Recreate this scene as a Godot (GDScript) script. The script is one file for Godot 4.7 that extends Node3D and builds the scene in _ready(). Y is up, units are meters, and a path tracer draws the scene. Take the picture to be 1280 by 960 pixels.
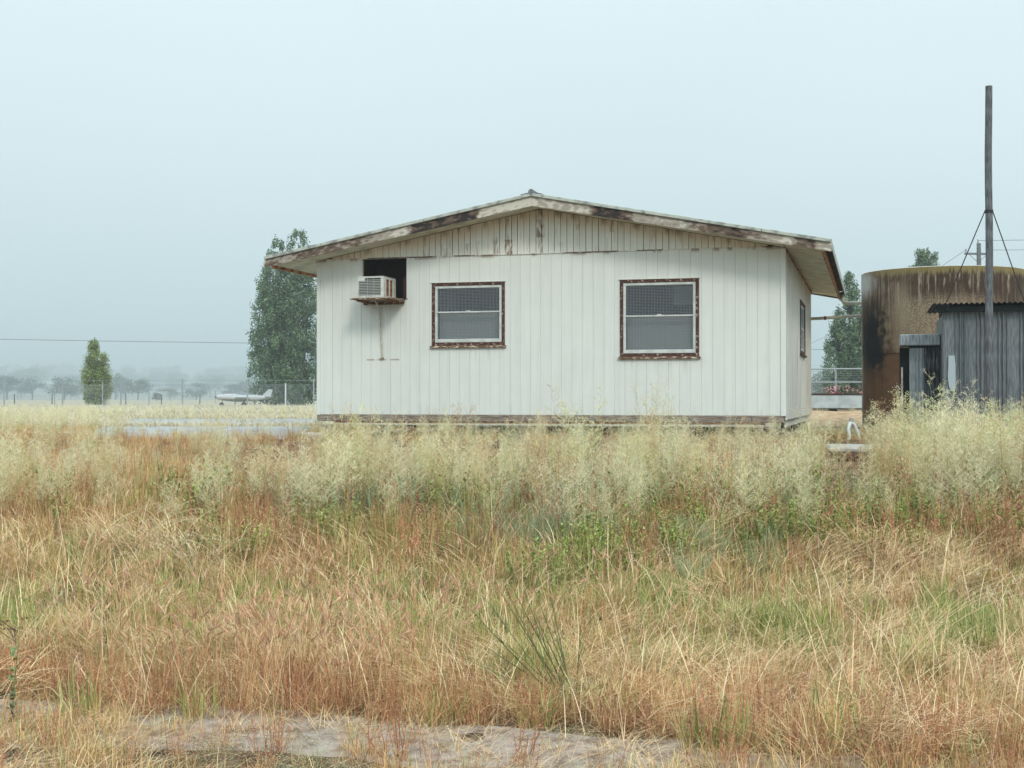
extends Node3D
# A white weatherboard cabin with a window air conditioner behind a bank of dry grass and feathery weeds, hazy overcast day.
# World: y up, the photographer stands at the origin looking along -z. y = 0 is the yard round the cabin; the verge in front lies about one metre lower.

var rng := RandomNumberGenerator.new()
var used := {}
var noise_a := FastNoiseLite.new()
var noise_b := FastNoiseLite.new()
var noise_c := FastNoiseLite.new()
var M := {}
var house: Node3D

# ------------------------------------------------------------------ mesh helper
class Shape:
	var v := PackedVector3Array()
	var n := PackedVector3Array()
	var t := PackedVector2Array()
	var c := PackedColorArray()
	var col := Color(1, 1, 1)
	var us := 1.0
	var uvf: Callable
	func uv_of(p: Vector3, nn: Vector3) -> Vector2:
		if uvf.is_valid(): return uvf.call(p, nn)
		var a := nn.abs()
		if a.z >= a.x and a.z >= a.y: return Vector2(p.x, -p.y) * us
		if a.x >= a.y: return Vector2(-p.z, -p.y) * us
		return Vector2(p.x, p.z) * us
	# corners counter-clockwise seen from outside
	func tri(a: Vector3, b: Vector3, d: Vector3) -> void:
		var nn := (b - a).cross(d - a).normalized()
		v.append(a); v.append(d); v.append(b)
		for k in 3: n.append(nn); c.append(col)
		t.append(uv_of(a, nn)); t.append(uv_of(d, nn)); t.append(uv_of(b, nn))
	func quad(a: Vector3, b: Vector3, d: Vector3, e: Vector3) -> void:
		tri(a, b, d); tri(a, d, e)
	func tri_n(a: Vector3, b: Vector3, d: Vector3, na: Vector3, nb: Vector3, nd: Vector3, ta: Vector2, tb: Vector2, td: Vector2) -> void:
		v.append(a); v.append(d); v.append(b)
		n.append(na); n.append(nd); n.append(nb)
		t.append(ta); t.append(td); t.append(tb)
		c.append(col); c.append(col); c.append(col)
	# a fast triangle for foliage, a colour per corner
	func leaf(a: Vector3, b: Vector3, d: Vector3, ca: Color, cb: Color, cd: Color) -> void:
		var nn := (b - a).cross(d - a).normalized()
		v.append(a); v.append(d); v.append(b)
		n.append(nn); n.append(nn); n.append(nn)
		c.append(ca); c.append(cd); c.append(cb)
		t.append(Vector2.ZERO); t.append(Vector2.ZERO); t.append(Vector2.ZERO)
	func box(lo: Vector3, hi: Vector3, bev := 0.0, xf := Transform3D()) -> void:
		if bev <= 0.0:
			var p := []
			for i in 8: p.append(xf * Vector3(hi.x if i & 1 else lo.x, hi.y if i & 2 else lo.y, hi.z if i & 4 else lo.z))
			quad(p[4], p[5], p[7], p[6]); quad(p[1], p[0], p[2], p[3]); quad(p[5], p[1], p[3], p[7])
			quad(p[0], p[4], p[6], p[2]); quad(p[6], p[7], p[3], p[2]); quad(p[0], p[1], p[5], p[4])
			return
		var m := (lo + hi) * 0.5
		var h := (hi - lo) * 0.5
		var b := minf(bev, minf(h.x, minf(h.y, h.z)) * 0.9)
		for ax in 3:
			var u := (ax + 1) % 3
			var w := (ax + 2) % 3
			for s in [-1.0, 1.0]:
				var q := []
				for k in [[-1, -1], [1, -1], [1, 1], [-1, 1]]:
					var x := Vector3()
					x[ax] = s * h[ax]; x[u] = k[0] * (h[u] - b); x[w] = k[1] * (h[w] - b)
					q.append(xf * (m + x))
				if s > 0: quad(q[0], q[1], q[2], q[3])
				else: quad(q[3], q[2], q[1], q[0])
			for su in [-1.0, 1.0]:
				for sw in [-1.0, 1.0]:
					var q2 := []
					for k in [[-1, 0], [1, 0], [1, 1], [-1, 1]]:
						var x2 := Vector3()
						x2[ax] = k[0] * (h[ax] - b)
						x2[u] = su * (h[u] - (b if k[1] else 0.0)); x2[w] = sw * (h[w] - (0.0 if k[1] else b))
						q2.append(xf * (m + x2))
					if su * sw > 0: quad(q2[0], q2[1], q2[2], q2[3])
					else: quad(q2[3], q2[2], q2[1], q2[0])
		for sx in [-1.0, 1.0]:
			for sy in [-1.0, 1.0]:
				for sz in [-1.0, 1.0]:
					var a := xf * (m + Vector3(sx * h.x, sy * (h.y - b), sz * (h.z - b)))
					var b2 := xf * (m + Vector3(sx * (h.x - b), sy * h.y, sz * (h.z - b)))
					var d := xf * (m + Vector3(sx * (h.x - b), sy * (h.y - b), sz * h.z))
					if sx * sy * sz > 0: tri(a, b2, d)
					else: tri(a, d, b2)
	# a bar with a rectangular section between two points
	func bar(a: Vector3, b: Vector3, w: float, h: float, bev := 0.0) -> void:
		var dir := b - a
		var z := dir.normalized()
		var x := Vector3.UP.cross(z)
		x = Vector3.RIGHT if x.length() < 0.01 else x.normalized()
		var xf := Transform3D(Basis(x, z.cross(x), z), (a + b) * 0.5)
		box(Vector3(-w / 2, -h / 2, -dir.length() / 2), Vector3(w / 2, h / 2, dir.length() / 2), bev, xf)
	func tube(pts: Array, radii: Array, sides := 8, caps := true) -> void:
		var rings := []
		var norms := []
		var x := Vector3.ZERO
		for i in pts.size():
			var d: Vector3 = (pts[mini(i + 1, pts.size() - 1)] - pts[maxi(i - 1, 0)]).normalized()
			if x == Vector3.ZERO: x = d.cross(Vector3.UP if absf(d.y) < 0.9 else Vector3.RIGHT).normalized()
			x = (x - d * x.dot(d)).normalized()
			var y := d.cross(x)
			var r := []
			var nr := []
			for k in sides + 1:
				var o := x * cos(TAU * k / sides) + y * sin(TAU * k / sides)
				r.append(pts[i] + o * radii[i]); nr.append(o)
			rings.append(r); norms.append(nr)
		for i in pts.size() - 1:
			for k in sides:
				var ua := Vector2(float(k) / sides, i * 0.2)
				var ub := Vector2(float(k + 1) / sides, i * 0.2)
				var uc := Vector2(float(k + 1) / sides, (i + 1) * 0.2)
				var ud := Vector2(float(k) / sides, (i + 1) * 0.2)
				tri_n(rings[i][k], rings[i][k + 1], rings[i + 1][k + 1], norms[i][k], norms[i][k + 1], norms[i + 1][k + 1], ua, ub, uc)
				tri_n(rings[i][k], rings[i + 1][k + 1], rings[i + 1][k], norms[i][k], norms[i + 1][k + 1], norms[i + 1][k], ua, uc, ud)
		if caps:
			var e := pts.size() - 1
			for k in sides:
				tri(pts[0], rings[0][k + 1], rings[0][k]); tri(pts[e], rings[e][k], rings[e][k + 1])
	func blade(base: Vector3, heading: float, length: float, width: float, a0: float, a1: float, c0: Color, c1: Color, segs := 3) -> Vector3:
		var hd := Vector3(cos(heading), 0, sin(heading))
		var side := Vector3(-sin(heading), 0, cos(heading))
		var p := base
		var w := width * 0.5
		for s in segs:
			var f0 := float(s) / segs
			var f1 := float(s + 1) / segs
			var ang := lerpf(a0, a1, (f0 + f1) * 0.5)
			var q := p + (Vector3.UP * cos(ang) + hd * sin(ang)) * (length / segs)
			var w0 := w * (1.0 - f0 * f0)
			var w1 := w * (1.0 - f1 * f1)
			var ca := c0.lerp(c1, f0)
			var cb := c0.lerp(c1, f1)
			leaf(p - side * w0, p + side * w0, q + side * w1, ca, ca, cb)
			if s < segs - 1: leaf(p - side * w0, q + side * w1, q - side * w1, ca, cb, cb)
			p = q
		return p
	# a thin flat strip between two points, seen from any side by its crossed twin
	func strand(a: Vector3, b: Vector3, wa: float, wb: float, ca: Color, cb: Color) -> void:
		var d := (b - a).normalized()
		var s := d.cross(Vector3(0.31, 0.2, 0.93)).normalized()
		var u := d.cross(s)
		leaf(a - s * wa, a + s * wa, b + s * wb, ca, ca, cb)
		leaf(a - s * wa, b + s * wb, b - s * wb, ca, cb, cb)
		leaf(a - u * wa, a + u * wa, b, ca, ca, cb)
	func speck(p: Vector3, d: Vector3, l: float, w: float, k: Color) -> void:
		var s := d.cross(Vector3(0.6, 0.35, -0.72)).normalized() * w * 0.5
		leaf(p, p + d * l * 0.5 + s, p + d * l, k, k, k)
		leaf(p, p + d * l, p + d * l * 0.5 - s, k, k, k)
	func mesh() -> ArrayMesh:
		var arr := []
		arr.resize(Mesh.ARRAY_MAX)
		arr[Mesh.ARRAY_VERTEX] = v
		arr[Mesh.ARRAY_NORMAL] = n
		arr[Mesh.ARRAY_TEX_UV] = t
		arr[Mesh.ARRAY_COLOR] = c
		var m := ArrayMesh.new()
		m.add_surface_from_arrays(Mesh.PRIMITIVE_TRIANGLES, arr)
		return m

# ------------------------------------------------------------------ scene helpers
func numbered(called: String) -> String:
	if not used.has(called):
		used[called] = 0
		return called
	used[called] += 1
	return "%s_%03d" % [called, used[called]]

func tag(o: Node, label: String, category := "", group := "", kind := "") -> Node:
	if label: o.set_meta("label", label)
	if category: o.set_meta("category", category)
	if group: o.set_meta("group", group)
	if kind: o.set_meta("kind", kind)
	return o

func thing(called: String, label: String, category: String, at := Vector3.ZERO, turn := 0.0, group := "") -> Node3D:
	var o := Node3D.new()
	o.name = numbered(called)
	add_child(o)
	o.position = at
	o.rotation.y = turn
	tag(o, label, category, group)
	return o

func part(called: String, st: Shape, m: Material, parent: Node) -> MeshInstance3D:
	var o := MeshInstance3D.new()
	o.name = called if parent != self else numbered(called)
	o.mesh = st.mesh()
	o.material_override = m
	parent.add_child(o, true)
	return o

func struct(called: String, st: Shape, m: Material) -> MeshInstance3D:
	var o := part(called, st, m, self)
	o.set_meta("kind", "structure")
	return o

func lin(r: float, g: float, b: float) -> Color:
	return Color(r, g, b).linear_to_srgb()

func plain(r: float, g: float, b: float, rough := 0.8, metal := 0.0) -> StandardMaterial3D:
	var m := StandardMaterial3D.new()
	m.albedo_color = lin(r, g, b)
	m.roughness = rough
	m.metallic = metal
	m.metallic_specular = 0.35
	m.cull_mode = BaseMaterial3D.CULL_DISABLED
	return m

func tinted(rough := 0.85, back := 0.0) -> StandardMaterial3D:
	var m := plain(1, 1, 1, rough)
	m.vertex_color_use_as_albedo = true
	m.metallic_specular = 0.25
	if back > 0.0:
		m.backlight_enabled = true
		m.backlight = Color(back, back, back)
	return m

# a surface whose colour wanders between the given linear colours, in metres per repeat
func mottled(cols: Array, stops: Array, size: Vector3, freq := 0.012, octaves := 4, rough := 0.85, bump := 0.0, seed_ := 1) -> StandardMaterial3D:
	var f := FastNoiseLite.new()
	f.seed = seed_
	f.frequency = freq
	f.fractal_octaves = octaves
	f.noise_type = FastNoiseLite.TYPE_SIMPLEX_SMOOTH
	var g := Gradient.new()
	g.offsets = PackedFloat32Array(stops)
	var cc := PackedColorArray()
	for k in cols: cc.append(lin(k[0], k[1], k[2]))
	g.colors = cc
	var tx := NoiseTexture2D.new()
	tx.width = 512; tx.height = 512; tx.seamless = true; tx.noise = f; tx.color_ramp = g
	var m := plain(1, 1, 1, rough)
	m.albedo_texture = tx
	m.uv1_triplanar = true
	m.uv1_scale = Vector3(1.0 / size.x, 1.0 / size.y, 1.0 / size.z)
	if bump > 0.0:
		var nt := NoiseTexture2D.new()
		nt.width = 512; nt.height = 512; nt.seamless = true; nt.noise = f; nt.as_normal_map = true; nt.bump_strength = 6.0
		m.normal_enabled = true
		m.normal_texture = nt
		m.normal_scale = bump
	return m

func picture(w: int, h: int, f: Callable) -> ImageTexture:
	var b := PackedByteArray()
	b.resize(w * h * 3)
	var i := 0
	for y in h:
		for x in w:
			var k: Vector3 = f.call(x / float(w), y / float(h))
			var s := Color(clampf(k.x, 0, 1), clampf(k.y, 0, 1), clampf(k.z, 0, 1)).linear_to_srgb()
			b[i] = int(s.r * 255.0); b[i + 1] = int(s.g * 255.0); b[i + 2] = int(s.b * 255.0)
			i += 3
	return ImageTexture.create_from_image(Image.create_from_data(w, h, false, Image.FORMAT_RGB8, b))

func pictured(tx: Texture2D, rough := 0.8) -> StandardMaterial3D:
	var m := plain(1, 1, 1, rough)
	m.albedo_texture = tx
	m.vertex_color_use_as_albedo = true
	return m

func ss(a: float, b: float, x: float) -> float:
	return smoothstep(a, b, x)

# lateral metres of something seen at that column of the photograph at a distance
func sx(px: float, d: float) -> float:
	return (px - 640.0) / 1654.0 * d

func px_of(x: float, d: float) -> float:
	return 640.0 + 1654.0 * x / d

# ------------------------------------------------------------------ the lie of the land
func ground(x: float, z: float) -> float:
	var d := -z
	var h := -1.05
	h += 0.95 * ss(7.0, 18.6, d) * 0.6 + 0.95 * clampf((d - 7.2) / 11.6, 0.0, 1.0) * 0.4
	h += 0.10 * ss(16.5, 19.5, d)
	if d < 22.0: h += 0.045 * noise_a.get_noise_2d(x * 2.2, z * 2.2) * (1.0 - ss(17.0, 20.0, d))
	h += 46.0 * ss(1150.0, 3000.0, d)
	if d > 1000.0: h += 14.0 * ss(1050.0, 2200.0, d) * noise_a.get_noise_2d(x * 0.012, z * 0.012)
	return h

func path_off(x: float, z: float) -> float:   # signed distance from the middle of the footpath
	return z - (-6.52 + 0.23 * x + 0.12 * sin(x * 1.3))

func _ready() -> void:
	rng.seed = 20240611
	noise_a.seed = 3; noise_a.frequency = 0.35; noise_a.fractal_octaves = 3
	noise_b.seed = 8; noise_b.frequency = 0.9; noise_b.fractal_octaves = 3
	noise_c.seed = 15; noise_c.frequency = 0.05; noise_c.fractal_octaves = 3
	# --- camera
	var cam := Camera3D.new()
	cam.name = "camera"
	add_child(cam)
	cam.position = Vector3(0, 0.63, 0)
	cam.rotation_degrees = Vector3(0.6235, 0, 0)
	cam.fov = 32.38
	cam.near = 0.1
	cam.far = 6000.0
	cam.current = true
	# --- sky: even overcast, a little brighter towards the zenith
	var env := Environment.new()
	env.background_mode = Environment.BG_SKY
	var sky := Sky.new()
	var sm := PanoramaSkyMaterial.new()
	sm.panorama = sky_picture()
	sky.sky_material = sm
	env.sky = sky
	env.tonemap_mode = Environment.TONE_MAPPER_LINEAR
	env.tonemap_exposure = 1.08
	env.background_energy_multiplier = 1.0
	env.sdfgi_enabled = true
	env.ssao_enabled = true
	env.ssil_enabled = true
	env.fog_enabled = true
	env.fog_density = 0.0011
	env.fog_light_color = lin(0.84, 0.95, 0.96)
	var we := WorldEnvironment.new()
	we.name = "environment"
	we.environment = env
	add_child(we)
	# --- the sun behind thick cloud
	var sun := DirectionalLight3D.new()
	sun.name = "sun"
	sun.light_energy = 0.5
	sun.light_color = Color(1.0, 0.97, 0.92)
	sun.light_angular_distance = 14.0
	sun.shadow_enabled = true
	sun.rotation_degrees = Vector3(-38, 20, 0)
	add_child(sun)
	make_materials()
	land()
	build_house()
	air_conditioner()
	tank()
	shed()
	yard()
	far_things()
	weeds()
	single_plants()

func sky_picture() -> ImageTexture:
	var w := 512
	var h := 256
	var im := Image.create(w, h, false, Image.FORMAT_RGBF)
	var f := FastNoiseLite.new()
	f.seed = 5; f.frequency = 0.9; f.fractal_octaves = 3
	for y in h:
		var el := (0.5 - (y + 0.5) / h) * PI
		for x in w:
			var az := (x + 0.5) / w * TAU
			var dir := Vector3(cos(el) * cos(az), sin(el), cos(el) * sin(az))
			var k := 1.0 + 0.05 * f.get_noise_3d(dir.x * 2.0, dir.y * 3.0, dir.z * 2.0)
			var up := maxf(sin(el), 0.0)
			var c := Vector3(0.62, 0.775, 0.82).lerp(Vector3(0.755, 0.89, 0.945), ss(0.0, 0.26, up))
			c *= 1.0 + 1.0 * ss(0.22, 1.0, up)
			if el < 0.0: c = c.lerp(Vector3(0.32, 0.30, 0.24), ss(0.0, -0.2, sin(el)))
			c *= k
			im.set_pixel(x, y, Color(c.x, c.y, c.z))
	return ImageTexture.create_from_image(im)

# ------------------------------------------------------------------ materials
func make_materials() -> void:
	var fs := FastNoiseLite.new()
	fs.seed = 21; fs.frequency = 1.0; fs.fractal_octaves = 4
	var streaks := [[1.86, 3.28, 2.95, 0.02, 0.5], [2.22, 3.05, 2.93, 0.05, 0.45], [2.30, 3.4, 2.93, 0.03, 0.3], [2.60, 3.12, 2.93, 0.03, 0.5], [2.77, 3.15, 2.93, 0.02, 0.5], [3.07, 3.2, 2.95, 0.035, 0.8], [3.28, 3.16, 2.94, 0.055, 1.3], [3.26, 3.5, 3.1, 0.03, 0.5], [3.80, 3.7, 3.2, 0.05, 1.3], [3.80, 3.25, 2.94, 0.04, 0.6], [4.4, 3.6, 3.3, 0.03, 0.5], [4.95, 3.45, 3.25, 0.03, 0.6], [4.15, 3.1, 2.94, 0.05, 0.25], [5.6, 3.3, 3.0, 0.03, 0.3]]
	M.wall = pictured(picture(1024, 512, func(u: float, v: float) -> Vector3:
		var x := u * 8.0
		var y := 4.0 - v * 4.0
		var c := Vector3(0.72, 0.755, 0.72)
		c *= 1.0 + 0.05 * fs.get_noise_2d(x * 9.0, y * 0.5) + 0.03 * fs.get_noise_2d(x * 2.0, y * 2.0)
		var warm := ss(2.5, 2.95, y) * 0.35 + 0.25 * maxf(0.0, fs.get_noise_2d(x * 12.0 + 50.0, y * 0.7))
		if y > 2.92: warm = 0.75 + 0.3 * fs.get_noise_2d(x * 9.0, y * 3.0) + 0.35 * ss(2.6, 3.55, y + 0.19 * absf(x - 3.8))
		c = c.lerp(Vector3(0.80, 0.80, 0.73), clampf(warm, 0.0, 1.0))
		if y > 2.92: c = c.lerp(Vector3(0.76, 0.62, 0.46), 0.75 * ss(3.36, 3.60, y + 0.19 * absf(x - 3.8) + 0.06 * fs.get_noise_2d(x * 6.0, 1.0)))
		var rust := 0.0
		if y > 2.9:
			for s in streaks:
				if absf(x - s[0]) < s[3] * 2.0 and y < s[1] and y > s[2] - 0.02:
					rust += s[4] * (1.0 - ss(s[3] * 0.5, s[3] * 1.6, absf(x - s[0]))) * ss(-0.35, 0.35, fs.get_noise_2d(x * 30.0, y * 5.0))
			rust += 0.25 * ss(0.25, 0.6, fs.get_noise_2d(x * 14.0 + 9.0, y * 1.3))
			rust += 0.8 * ss(3.50, 3.62, y + 0.19 * absf(x - 3.8)) * ss(-0.1, 0.5, fs.get_noise_2d(x * 5.0, 7.0))
		rust += 0.8 * ss(2.86, 2.915, y) * ss(0.02, 0.4, fs.get_noise_2d(x * 3.0, 3.0)) * (1.0 if y < 2.93 else 0.0)
		# drips under the air conditioner and the windows
		if x > 0.75 and x < 1.65 and y < 2.26:
			rust += 0.40 * (1.0 - ss(0.1, 0.42, absf(x - 1.2))) * ss(1.95, 2.25, y) * (0.8 + fs.get_noise_2d(x * 14.0, y * 2.0))
		if absf(y - 1.266) < 0.011 and x > 0.86 and x < 1.43: rust += 0.7 * ss(-0.5, 0.1, fs.get_noise_2d(x * 6.0, 1.0))
		if absf(x - 1.12) < 0.05 and y < 2.2 and y > 1.26: rust += 0.16 * ss(-0.2, 0.3, fs.get_noise_2d(x * 20.0, y * 2.0))
		if x > 1.95 and x < 3.27 and y < 1.45: rust += 0.22 * ss(1.15, 1.44, y) * ss(0.0, 0.6, fs.get_noise_2d(x * 11.0, y * 0.6))
		if x > 5.03 and x < 6.36 and y < 1.25: rust += 0.22 * ss(0.95, 1.24, y) * ss(0.0, 0.6, fs.get_noise_2d(x * 11.0, y * 0.6))
		rust += 0.2 * ss(0.62, 0.36, y) * ss(0.1, 0.6, fs.get_noise_2d(x * 8.0, y * 2.0))
		rust = clampf(rust, 0.0, 1.0)
		return c.lerp(Vector3(0.23, 0.125, 0.075), rust * 0.85)), 0.55)
	M.side_wall = pictured(picture(512, 256, func(u: float, v: float) -> Vector3:
		var z := u * 9.0
		var y := 4.0 - v * 4.0
		var c := Vector3(0.72, 0.74, 0.70).lerp(Vector3(0.74, 0.64, 0.49), clampf(0.30 * ss(0.6, 2.9, y) + 0.35 * ss(3.0, 8.5, z) + 0.3 * fs.get_noise_2d(z * 6.0, y * 0.5), 0.0, 1.0))
		var rust := 0.55 * ss(0.15, 0.55, fs.get_noise_2d(z * 7.0 + 31.0, y * 0.5)) + 0.4 * ss(2.6, 2.9, y) * ss(-0.1, 0.4, fs.get_noise_2d(z * 5.0, 2.0))
		return c.lerp(Vector3(0.26, 0.15, 0.09), clampf(rust, 0.0, 0.8))), 0.55)
	# barge boards: keys along the length of how far the paint has gone (0 pale paint, 1 grey wood, 2 blackened)
	var key_l := [[0.0, 1.5], [0.04, 1.3], [0.08, 0.9], [0.12, 1.45], [0.2, 1.55], [0.35, 1.35], [0.43, 1.05], [0.52, 0.55], [0.545, 0.5], [0.57, 1.9], [0.66, 1.95], [0.71, 1.6], [0.74, 1.95], [0.80, 1.8], [0.815, 0.5], [0.9, 0.45], [1.0, 0.3]]
	var key_r := [[0.0, 0.5], [0.1, 0.75], [0.2, 0.65], [0.215, 1.8], [0.28, 2.0], [0.33, 1.7], [0.36, 1.0], [0.52, 0.75], [0.56, 1.4], [0.7, 1.75], [0.76, 1.2], [0.82, 0.8], [0.87, 0.45], [0.89, 1.5], [0.94, 1.6], [0.96, 0.8], [1.0, 0.6]]
	for side in 2:
		var key: Array = key_l if side == 0 else key_r
		var off := 40.0 * side
		M["barge_%d" % side] = pictured(picture(1024, 48, func(u: float, v: float) -> Vector3:
			var uu := u + 0.012 * fs.get_noise_2d(u * 30.0 + off, v * 3.0)
			var s := 0.5
			for i in key.size() - 1:
				if uu >= key[i][0] and uu <= key[i + 1][0]: s = lerpf(key[i][1], key[i + 1][1], (uu - key[i][0]) / (key[i + 1][0] - key[i][0]))
			s += 0.75 * fs.get_noise_2d(u * 26.0 + off, v * 2.2) + 0.25 * fs.get_noise_2d(u * 90.0, v * 16.0)
			var grain := 1.0 + 0.25 * fs.get_noise_2d(u * 18.0, v * 22.0 + off)
			var c := Vector3(0.60, 0.57, 0.49)
			c = c.lerp(Vector3(0.36, 0.32, 0.27) * grain, ss(0.45, 0.75, s))
			c = c.lerp(Vector3(0.15, 0.105, 0.08) * grain, ss(1.05, 1.45, s))
			c = c.lerp(Vector3(0.035, 0.028, 0.027), ss(1.62, 1.95, s))
			return c), 0.85)
	M.peel = mottled([[0.055, 0.026, 0.020], [0.085, 0.038, 0.028], [0.13, 0.065, 0.048], [0.34, 0.28, 0.23], [0.52, 0.47, 0.41]], [0.0, 0.60, 0.70, 0.80, 1.0], Vector3(0.6, 0.6, 0.6), 0.016, 4, 0.8, 0.0, 4)
	M.sill = mottled([[0.10, 0.05, 0.03], [0.2, 0.11, 0.07], [0.58, 0.52, 0.42], [0.66, 0.62, 0.52]], [0.0, 0.56, 0.66, 1.0], Vector3(1.2, 0.35, 0.5), 0.02, 4, 0.8, 0.0, 6)
	M.white_metal = mottled([[0.52, 0.55, 0.53], [0.64, 0.67, 0.65]], [0.3, 0.7], Vector3(1, 1, 1), 0.01, 3, 0.45, 0.0, 9)
	M.soffit = mottled([[0.46, 0.44, 0.33], [0.62, 0.59, 0.46], [0.66, 0.63, 0.50]], [0.2, 0.5, 0.8], Vector3(2, 2, 2), 0.01, 4, 0.8, 0.0, 11)
	M.fascia = mottled([[0.16, 0.06, 0.03], [0.42, 0.19, 0.08], [0.55, 0.30, 0.15]], [0.25, 0.5, 0.8], Vector3(0.8, 0.8, 1.5), 0.012, 4, 0.85, 0.0, 12)
	M.roof = mottled([[0.10, 0.05, 0.03], [0.20, 0.105, 0.06], [0.30, 0.20, 0.13]], [0.25, 0.5, 0.8], Vector3(1, 1, 1), 0.015, 4, 0.8, 0.0, 13)
	M.edge = mottled([[0.26, 0.27, 0.25], [0.42, 0.45, 0.41], [0.50, 0.53, 0.47]], [0.25, 0.45, 0.75], Vector3(1.4, 1.0, 1.4), 0.014, 4, 0.6, 0.0, 14)
	M.bearer = mottled([[0.13, 0.095, 0.075], [0.25, 0.205, 0.17], [0.36, 0.31, 0.27]], [0.25, 0.5, 0.8], Vector3(2.5, 0.12, 2.5), 0.014, 4, 0.9, 0.4, 15)
	M.rusty = mottled([[0.11, 0.04, 0.02], [0.24, 0.09, 0.04], [0.34, 0.17, 0.09]], [0.25, 0.5, 0.8], Vector3(0.6, 0.6, 0.6), 0.015, 4, 0.9, 0.0, 16)
	M.backing = plain(0.48, 0.43, 0.35, 0.9)
	M.cavity = plain(0.045, 0.016, 0.018, 0.8)
	M.dark_room = plain(0.02, 0.024, 0.035, 0.9)
	M.blind = plain(0.34, 0.37, 0.36, 0.9)
	M.mesh_wire = plain(0.42, 0.46, 0.50, 0.5)
	var gl := plain(0.03, 0.04, 0.05, 0.03)
	gl.transparency = BaseMaterial3D.TRANSPARENCY_ALPHA
	gl.albedo_color.a = 0.25
	gl.metallic_specular = 0.45
	M.glass = gl
	M.ac_white = mottled([[0.50, 0.51, 0.47], [0.62, 0.64, 0.60]], [0.3, 0.6], Vector3(0.7, 0.7, 0.7), 0.01, 3, 0.45, 0.0, 18)
	M.ac_grille = plain(0.42, 0.44, 0.42, 0.5)
	M.ac_dark = plain(0.03, 0.033, 0.035, 0.7)
	M.pipe = mottled([[0.42, 0.40, 0.31], [0.58, 0.57, 0.48]], [0.3, 0.6], Vector3(0.5, 0.5, 0.5), 0.015, 3, 0.5, 0.0, 19)
	M.galv = mottled([[0.125, 0.14, 0.155], [0.185, 0.205, 0.22], [0.25, 0.27, 0.285]], [0.2, 0.5, 0.8], Vector3(0.3, 3.0, 0.3), 0.02, 5, 0.5, 0.0, 22)
	M.galv.metallic = 0.25
	M.galv_dark = mottled([[0.016, 0.018, 0.024], [0.04, 0.045, 0.055], [0.16, 0.17, 0.19]], [0.3, 0.5, 0.8], Vector3(0.2, 2.2, 0.2), 0.014, 5, 0.6, 0.0, 23)
	M.galv_pale = mottled([[0.17, 0.19, 0.21], [0.32, 0.36, 0.38], [0.42, 0.46, 0.48]], [0.2, 0.5, 0.78], Vector3(0.2, 2.2, 0.2), 0.014, 4, 0.5, 0.0, 24)
	M.black_iron = plain(0.012, 0.015, 0.018, 0.7)
	M.post_wood = mottled([[0.045, 0.047, 0.054], [0.12, 0.128, 0.14], [0.22, 0.23, 0.245]], [0.25, 0.5, 0.78], Vector3(0.09, 1.8, 0.09), 0.014, 4, 0.9, 0.4, 25)
	M.wire = plain(0.035, 0.03, 0.03, 0.7)
	M.far_wire = plain(0.12, 0.13, 0.14, 0.7)
	M.grey_steel = plain(0.32, 0.36, 0.38, 0.5, 0.3)
	M.concrete = mottled([[0.30, 0.29, 0.26], [0.42, 0.41, 0.38], [0.50, 0.49, 0.46]], [0.25, 0.5, 0.8], Vector3(1.5, 1.5, 1.5), 0.02, 5, 0.9, 0.3, 26)
	var wet := mottled([[0.17, 0.17, 0.16], [0.28, 0.29, 0.28], [0.34, 0.35, 0.34]], [0.25, 0.45, 0.75], Vector3(5, 5, 5), 0.015, 5, 0.4, 0.0, 27)
	wet.metallic_specular = 0.7
	M.wet = wet
	M.soil = mottled([[0.05, 0.032, 0.02], [0.11, 0.07, 0.04], [0.18, 0.12, 0.07], [0.14, 0.11, 0.055]], [0.2, 0.45, 0.7, 0.85], Vector3(3.1, 3.1, 3.1), 0.02, 5, 1.0, 0.5, 28)
	M.field = mottled([[0.34, 0.29, 0.20], [0.44, 0.39, 0.28], [0.50, 0.46, 0.34]], [0.25, 0.5, 0.8], Vector3(23, 23, 23), 0.02, 5, 1.0, 0.0, 29)
	M.path = mottled([[0.19, 0.14, 0.105], [0.32, 0.255, 0.21], [0.40, 0.34, 0.29]], [0.2, 0.45, 0.8], Vector3(2.3, 2.3, 2.3), 0.03, 5, 1.0, 0.6, 30)
	M.dirt = mottled([[0.32, 0.19, 0.10], [0.44, 0.29, 0.17], [0.50, 0.38, 0.24]], [0.2, 0.5, 0.8], Vector3(4, 4, 4), 0.02, 5, 1.0, 0.3, 31)
	M.bark = mottled([[0.06, 0.05, 0.04], [0.15, 0.13, 0.11]], [0.3, 0.7], Vector3(0.5, 1.5, 0.5), 0.02, 4, 0.95, 0.0, 32)
	M.leaf = tinted(0.55, 0.3)
	M.grass = tinted(0.7, 0.4)
	M.straw = tinted(0.7, 0.3)
	M.paint = tinted(0.5)
	M.brown_block = mottled([[0.07, 0.04, 0.03], [0.2, 0.12, 0.08]], [0.3, 0.7], Vector3(0.6, 0.6, 0.6), 0.02, 4, 0.95, 0.0, 33)

# ------------------------------------------------------------------ terrain, path, slabs
func strip(zs: Array, xa: Callable, xb: Callable, cols: int, lift: float) -> Shape:
	var s := Shape.new()
	var rows := []
	for z in zs:
		var r := []
		var a: float = xa.call(z)
		var b: float = xb.call(z)
		for i in cols + 1:
			var x := lerpf(a, b, float(i) / cols)
			r.append(Vector3(x, ground(x, z) + lift, z))
		rows.append(r)
	for j in rows.size() - 1:
		for i in cols:
			s.quad(rows[j][i], rows[j][i + 1], rows[j + 1][i + 1], rows[j + 1][i])
	return s

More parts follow.
